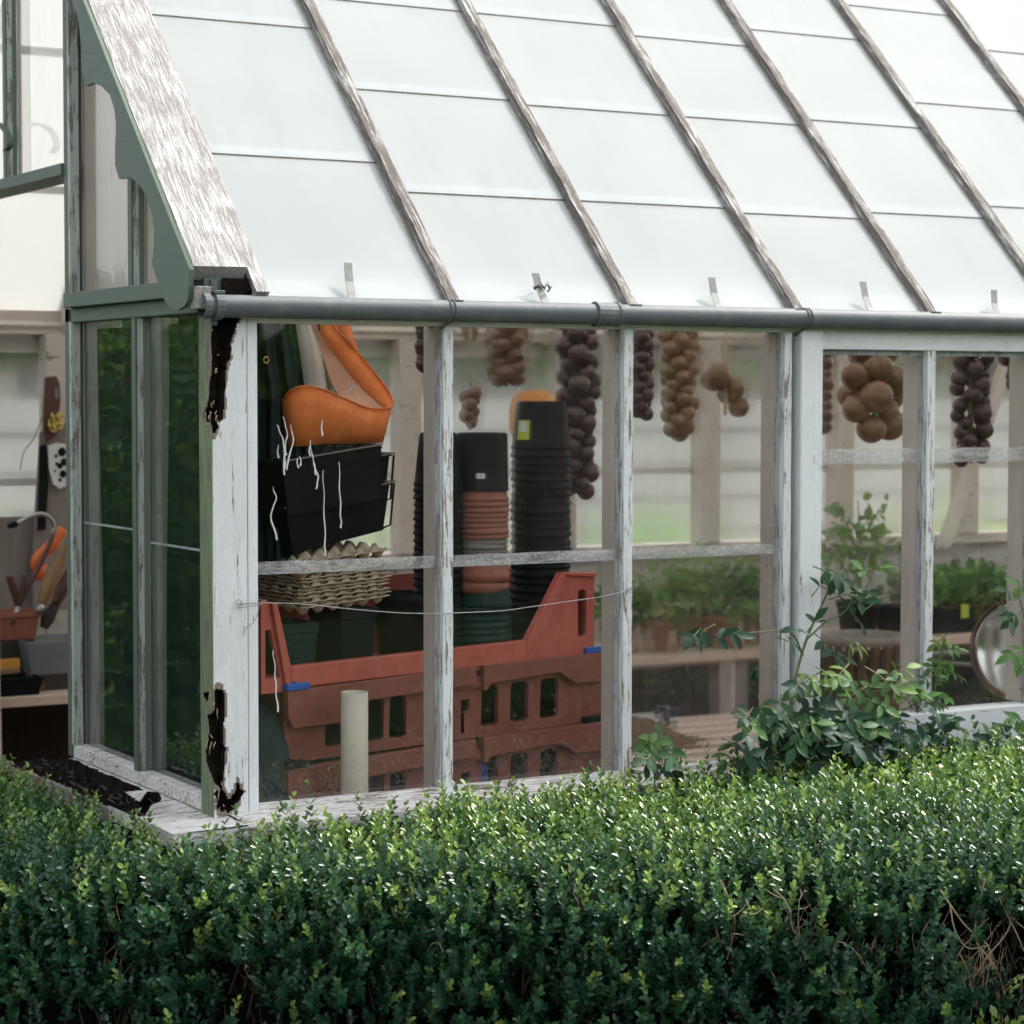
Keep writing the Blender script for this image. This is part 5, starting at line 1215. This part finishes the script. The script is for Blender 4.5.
# ------------------------------------------------------------------ rose and other plants by the wall
def compound(P,T,NN,LL,CC,b,base,dirv,normal,ll,col,n=5):
    dirv=unit(np.array(dirv,float)); normal=unit(np.array(normal,float)); side=np.cross(dirv,normal)
    Lr=ll*(1.5 if n>=5 else 1.0); pts=[base+dirv*Lr*f-normal*.15*Lr*f*f for f in (0,.35,.7,1)]
    b.tube(pts,[.0018,.0015,.0012,.0008],4)
    P.append(pts[3]);T.append(dirv-normal*.35);NN.append(normal+RNG.normal(size=3)*.15);LL.append(ll);CC.append(col)
    fr=[(.82,)] if n==3 else ([(.45,),(.85,)] if n==5 else [(.3,),(.6,),(.88,)])
    for (f,) in fr:
        pp=base+dirv*Lr*f-normal*.15*Lr*f*f
        for sg in (-1,1):
            P.append(pp);T.append(side*sg+dirv*.45-normal*random.uniform(.1,.5));NN.append(normal+side*sg*-.25+RNG.normal(size=3)*.2);LL.append(ll*random.uniform(.75,.98));CC.append(np.array(col)*random.uniform(.85,1.15))
def bush(name,label,cat,base,stems,clusters,seed):
    rs=random.Random(seed); t=thing(name,label,cat,base); L0=np.array(t.location); P=[];T=[];NN=[];LL=[];CC=[];b=MB(); sb=MB()
    for pts,r in stems:
        pp=smoothpath([onY(u,v,y)-L0 for u,v,y in pts],5); sb.tube(pp,[r*(1-.6*k/len(pp)) for k in range(len(pp))],6)
    for (u,v,y,ll,col,n) in clusters:
        p=onY(u,v,y)-L0; dv=np.array([rs.uniform(-1,1),rs.uniform(-1.0,.1),rs.uniform(-.5,.5)]); nn=np.array([rs.uniform(-.5,.5),-.55+rs.uniform(-.4,.3),.8])
        compound(P,T,NN,LL,CC,b,p-unit(dv)*ll*.6,dv,nn,ll,np.array(col)*rs.uniform(.8,1.2),n)
    sb.build('stems','stem_green',t); b.build('leaf_stalks','stem_green',t)
    leaf_obj('leaves',P,T,NN,LL,np.array(LL)*.245,CC,t,'rose_leaf',ROSEL)
DK=(.022,.062,.036); MD=(.036,.10,.042); LT=(.085,.185,.05); YL=(.14,.24,.05)
cl=[]
rs=random.Random(5)
for (u,v) in [(697,632),(706,628),(727,633),(716,640),(795,628),(788,640)]: cl.append((u,v,-.16,.052,DK,3))
for (u,v,c,n) in [(824,570,MD,5),(832,580,DK,5),(818,588,DK,3),(838,596,MD,5),(850,604,MD,5),(858,618,DK,3),(866,572,LT,3),(872,570,LT,3),(868,590,MD,3),(823,640,DK,5),(835,655,DK,3),(812,625,DK,3)]: cl.append((u,v,-.10+rs.uniform(-.05,.03),.05,c,n))
for k in range(112):
    u=rs.gauss(830,58); v=rs.gauss(728,19); 
    if v>768 or v<655 or u<725 or u>955: continue
    if v<690 and u>880: continue
    cl.append((u,v,-.14+rs.uniform(-.12,.06),rs.uniform(.038,.056),rs.choice([DK,DK,MD,MD,DK,LT]),rs.choice([3,5,5])))
for (u,v,c) in [(812,677,LT),(800,682,YL),(826,672,LT),(845,668,YL),(848,640,YL),(853,690,LT),(870,700,LT),(884,690,YL),(890,680,LT),(895,672,YL),(905,700,YL),(912,705,LT),(880,715,MD),(860,690,LT),(875,672,LT)]: cl.append((u,v,-.17+rs.uniform(-.04,.04),.05,c,5))
for k in range(46):
    u=rs.uniform(740,960); v=rs.uniform(728,768); cl.append((u,v,-.18+rs.uniform(-.1,.05),rs.uniform(.045,.06),rs.choice([DK,DK,MD]),rs.choice([3,5])))
bush('rose_bush','leafy dark green rose bush climbing against the white door post','rose bush',(2.0,-.14,.0),[([(800,790,-.14),(790,720,-.13),(803,650,-.10),(826,596,-.08),(836,572,-.06)],.005),([(806,640,-.10),(826,622,-.1),(846,610,-.1),(862,580,-.1)],.003),([(803,655,-.1),(790,632,-.13),(760,632,-.15),(720,635,-.16)],.003),([(825,790,-.14),(860,735,-.15),(884,690,-.17),(893,672,-.17)],.004),([(790,780,-.14),(770,730,-.2),(745,720,-.2)],.004),([(815,790,-.14),(818,720,-.16),(846,668,-.17),(850,640,-.17)],.004),([(862,612,-.1),(884,596,-.08)],.002)],cl,3)
cl=[]
for (u,v,c,n) in [(945,636,YL,5),(948,648,LT,5),(938,660,LT,5),(950,662,LT,5),(932,676,MD,5),(944,682,LT,7),(952,672,LT,5),(930,700,MD,5),(940,704,LT,7),(948,696,LT,5),(936,720,MD,5),(955,715,LT,5),(926,730,MD,5),(960,728,MD,5)]: cl.append((u,v,-.12+rs.uniform(-.03,.03),.032,c,n))
bush('sapling','slim light green sapling with feathery leaves growing up against the second right window bar','sapling',tuple(np.append(onY(933,760,-.12)[:2],0)),[([(933,800,-.12),(933,740,-.12),(935,690,-.12),(943,640,-.12)],.004)],cl,8)
cl=[]
for (u,v,c,n) in [(648,742,LT,5),(655,748,MD,5),(640,745,LT,5),(662,752,MD,5),(650,757,MD,5),(672,754,MD,3),(645,765,DK,5),(660,764,DK,3),(652,735,YL,3),(680,764,DK,3)]: cl.append((u,v,-.17+rs.uniform(-.03,.03),.045,c,n))
bush('young_sapling','small pale green sapling in front of the sill left of the rose bush','sapling',tuple(np.append(onY(655,780,-.17)[:2],0)),[([(655,800,-.17),(654,770,-.17),(650,742,-.17)],.003)],cl,9)
cl=[(rs.uniform(965,1030),rs.uniform(738,772),-.14+rs.uniform(-.08,.03),rs.uniform(.04,.055),rs.choice([DK,MD,DK,LT]),5) for k in range(16)]
for (u,v,c,n) in [(1012,592,MD,3),(1022,588,LT,3),(1005,606,MD,5),(1020,612,MD,3),(1015,660,LT,3),(1024,650,LT,5),(1018,735,LT,5),(1000,745,MD,5),(990,750,DK,5),(1012,760,DK,5),(975,745,MD,3),(1022,720,LT,5),(965,755,DK,5),(985,735,LT,3),(1024,745,MD,5),(1030,690,MD,5),(980,762,DK,5),(1005,768,MD,5),(955,765,DK,5)]: cl.append((u,v,-.13+rs.uniform(-.04,.04),.05,c,n))
bush('rose_bush','sparse rose shoots with reddish leaves at the right edge of the picture','rose bush',tuple(np.append(onY(1030,760,-.13)[:2],0)),[([(1032,800,-.13),(1034,720,-.13),(1030,650,-.13),(1018,590,-.13)],.004),([(1005,800,-.13),(1008,765,-.13),(1020,735,-.13)],.003),([(978,800,-.13),(976,770,-.14),(978,742,-.14)],.003)],cl,12)
o=leaf_obj('x',[(0,0,0)],[(0,0,1)],[(0,-1,0)],[.01],[.003],[(0,0,0)],None); bpy.data.objects.remove(o)
# low white-flowered plant by the doorway
t=thing('low_shrub','low dark shrub dotted with tiny white flowers below the doorway','shrub',(-.42,1.25,0)); n=2600
d=unit(RNG.normal(size=(n,3))); P=d*(RNG.uniform(.5,1,n)**.4)[:,None]*np.array([.34,.22,.28])+np.array([0,.0,.36]); P[:,2]=np.maximum(P[:,2],.03)
V,F,C=box_leaves(P,unit(d+RNG.normal(size=(n,3))*.6),unit(d+np.array([0,0,.6])+RNG.normal(size=(n,3))*.4),RNG.uniform(.012,.022,n),RNG.uniform(.004,.007,n),np.array([.018,.06,.028])*RNG.uniform(.7,1.4,(n,1))); npmesh('foliage',V,F,'box_leaf',t,C,True)
n=46; d=unit(RNG.normal(size=(n,3))+np.array([0,-.4,.9])); P=d*1.0*np.array([.35,.23,.29])+np.array([0,0,.36]); V,F,C=box_leaves(P,unit(RNG.normal(size=(n,3))),d,RNG.uniform(.008,.014,n),RNG.uniform(.004,.006,n),np.full((n,3),.55)); npmesh('flowers',V,F,'soft_leaf',t,C)
b=MB()
for k in range(24): e=unit(RNG.normal(size=3)+np.array([0,0,.9]))*np.array([.28,.18,.22])+np.array([0,0,.36]); b.tube([(e[0]*.2,e[1]*.2,.0),e*np.array([.6,.6,.7]),e],[.005,.003,.001],5)
b.build('stems','dark_twig',t)
# ------------------------------------------------------------------ garden beyond
t=thing('board_fence','weathered grey board fence beyond the far side of the greenhouse','fence',(4,6.6,0)); b=MB()
for k in range(8): b.box((-4.6,-.012,.05+k*.2),(12,.012,.05+k*.2+.165))
b.build('boards','fence_wood',t)
for k in range(9): MB().box((-4.5+k*2,.013,0),(-4.38+k*2,.11,1.75)).build('post','grey_wood',t)
def tree(label,x,y,h,r,seed,cols,cat='tree'):
    rg=np.random.default_rng(seed); t=thing('tree',label,cat,(x,y,0),0,'trees around the greenhouse'); b=MB()
    tr=[(0,0,0),(.08,.04,h*.3),(-.05,.06,h*.6),(.0,.0,h*.85)]; b.tube(smoothpath(tr,5),list(np.interp(np.linspace(0,1,16),[0,1],[h*.035,h*.008])),8)
    for k in range(9):
        z=h*(.3+.055*k); a=k*2.4; e=np.array([math.cos(a)*r*.75,math.sin(a)*r*.75,z+h*.16]); b.tube([(0,.03,z),(e[0]*.5,e[1]*.5,z+h*.05),e],[h*.014,h*.009,h*.003],6)
    b.build('trunk','dark_boards',t)
    n=4200; cc=rg.normal(size=(26,3)); cc=cc/np.linalg.norm(cc,axis=1,keepdims=True)*np.array([r*.7,r*.7,h*.30])*rg.uniform(.4,1,(26,1))+np.array([0,0,h*.62]); ci=rg.integers(0,26,n); d=unit(rg.normal(size=(n,3))); P=cc[ci]+d*rg.uniform(.3,1,(n,1))*r*.36
    l=rg.uniform(.09,.17,n); V,F,C=box_leaves(P,unit(d+rg.normal(size=(n,3))*.6),unit(d+rg.normal(size=(n,3))*.5+np.array([0,0,.5])),l,l*.3,np.array(cols)[rg.integers(0,len(cols),n)]*rg.uniform(.7,1.3,(n,1)))
    npmesh('crown',V,F,'soft_leaf',t,C)
t=thing('tall_hedge','tall dark green hedge left of the greenhouse, mirrored in the gable glass','hedge',(-1.75,4.5,0))
n=14000; P=np.stack([RNG.uniform(-1.9,1.7,n),RNG.uniform(-.7,.7,n),RNG.uniform(0,2.05,n)],-1); P[:,1]+=-.55*P[:,0]; P+=.12*nz(P,2.0)[:,None]
d=unit(RNG.normal(size=(n,3))+np.array([.6,-.3,.2])); l=RNG.uniform(.05,.10,n)
V,F,C=box_leaves(P,unit(RNG.normal(size=(n,3))),d,l,l*.35,np.array(DGR)[RNG.integers(0,3,n)]*RNG.uniform(.25,.6,(n,1))); npmesh('foliage',V,F,'soft_leaf',t,C)
b=MB()
for k in range(7): b.tube([(-1.6+k*.5,.9-k*.27,0),(-1.6+k*.5,.9-k*.27,1.8)],[.05,.02],6)
b.build('stems','dark_twig',t)
tree('light green tree beyond the fence at the right',8.5,9.0,5.0,2.2,3,GRN+YGR)
tree('dark tree beyond the board fence in the middle',4.5,10.0,5.5,2.2,4,DGR+GRN)
for k,(x,y,lab,c) in enumerate(((3.0,5.3,'rounded yellow-green shrub on the lawn behind the far glazing',YGR+GRN),(5.0,5.9,'mid green shrub before the board fence',GRN),(6.6,5.4,'tall pale green shrub seen through the right windows',YGR),(1.3,5.9,'low green shrub by the fence seen through the doorway',GRN))):
    t=thing('shrub',lab,'shrub',(x,y,0),0,'shrubs on the lawn'); bushy(t,(0,0,.55),.6,.5,900,.10,c,'foliage')
# dark planting along the garden edge: a mass nobody could count
n=26000; ang=RNG.uniform(0,2*PI,n); rad=RNG.uniform(13,19,n); keepm=(np.abs((ang-0.15+PI)%(2*PI)-PI)>.35); ang=ang[keepm]; rad=rad[keepm]; n=len(ang)
hh=2.8+1.2*nz(np.stack([np.cos(ang)*7,np.sin(ang)*7,ang*0],-1),1.0); z=RNG.uniform(0,1,n)**.8*hh; d=unit(RNG.normal(size=(n,3))); l=RNG.uniform(.35,.7,n)
V,F,C=box_leaves(np.stack([rad*np.cos(ang),rad*np.sin(ang),z],-1),d,unit(RNG.normal(size=(n,3))+np.array([0,0,.5])),l,l*.4,np.array(DGR)[RNG.integers(0,3,n)]*RNG.uniform(.35,.7,(n,1)))
tag(npmesh('far_woodland',V,F,'soft_leaf',None,C),kind='stuff')
# ------------------------------------------------------------------ camera, light
cam=bpy.data.cameras.new('Camera'); co=bpy.data.objects.new('Camera',cam); COL.objects.link(co)
c_,s_=math.cos(CROL),math.sin(CROL); X=RX*c_+UP*s_; Yv=UP*c_-RX*s_; Zv=-FW
co.matrix_world=Matrix(((X[0],Yv[0],Zv[0],CAM[0]),(X[1],Yv[1],Zv[1],CAM[1]),(X[2],Yv[2],Zv[2],CAM[2]),(0,0,0,1)))
cam.sensor_width=36; cam.sensor_height=36; cam.sensor_fit='HORIZONTAL'; cam.lens=CF*36/1024; cam.clip_end=2000; cam.clip_start=.05
cam.dof.use_dof=True; cam.dof.focus_distance=5.15; cam.dof.aperture_fstop=5.0
S.camera=co
EL=math.radians(50); AZ=math.atan2(.10,.63)   # direction to the sun, from +X towards +Y
sd=Vector((math.cos(AZ)*math.cos(EL),math.sin(AZ)*math.cos(EL),math.sin(EL)))
sun=bpy.data.lights.new('Sun','SUN'); sun.energy=1.9; sun.angle=math.radians(5.0); sun.color=(1,.955,.89)
so=bpy.data.objects.new('Sun',sun); COL.objects.link(so); so.rotation_euler=sd.to_track_quat('Z','Y').to_euler(); so.location=(8,2,9)
w=bpy.data.worlds.new('World'); S.world=w; w.use_nodes=True; nt=w.node_tree
bg=nt.nodes['Background']; sky=nt.nodes.new('ShaderNodeTexSky'); sky.sky_type='NISHITA'; sky.sun_disc=False; sky.sun_elevation=EL; sky.sun_rotation=PI/2-AZ; sky.dust_density=2.5; sky.air_density=1.0; sky.ozone_density=1.0
nt.links.new(sky.outputs[0],bg.inputs[0]); bg.inputs[1].default_value=.15
hs=nt.nodes.new('ShaderNodeHueSaturation'); hs.inputs['Saturation'].default_value=.22; nt.links.new(sky.outputs[0],hs.inputs['Color']); nt.links.new(hs.outputs[0],bg.inputs[0])
S.view_settings.view_transform='Standard'; S.view_settings.look='None'; S.view_settings.gamma=1; S.view_settings.exposure=1.68
S.cycles.use_denoising=True; S.cycles.max_bounces=12; S.cycles.transparent_max_bounces=24; S.cycles.diffuse_bounces=5; S.cycles.glossy_bounces=4; S.cycles.transmission_bounces=8; S.cycles.sample_clamp_indirect=6
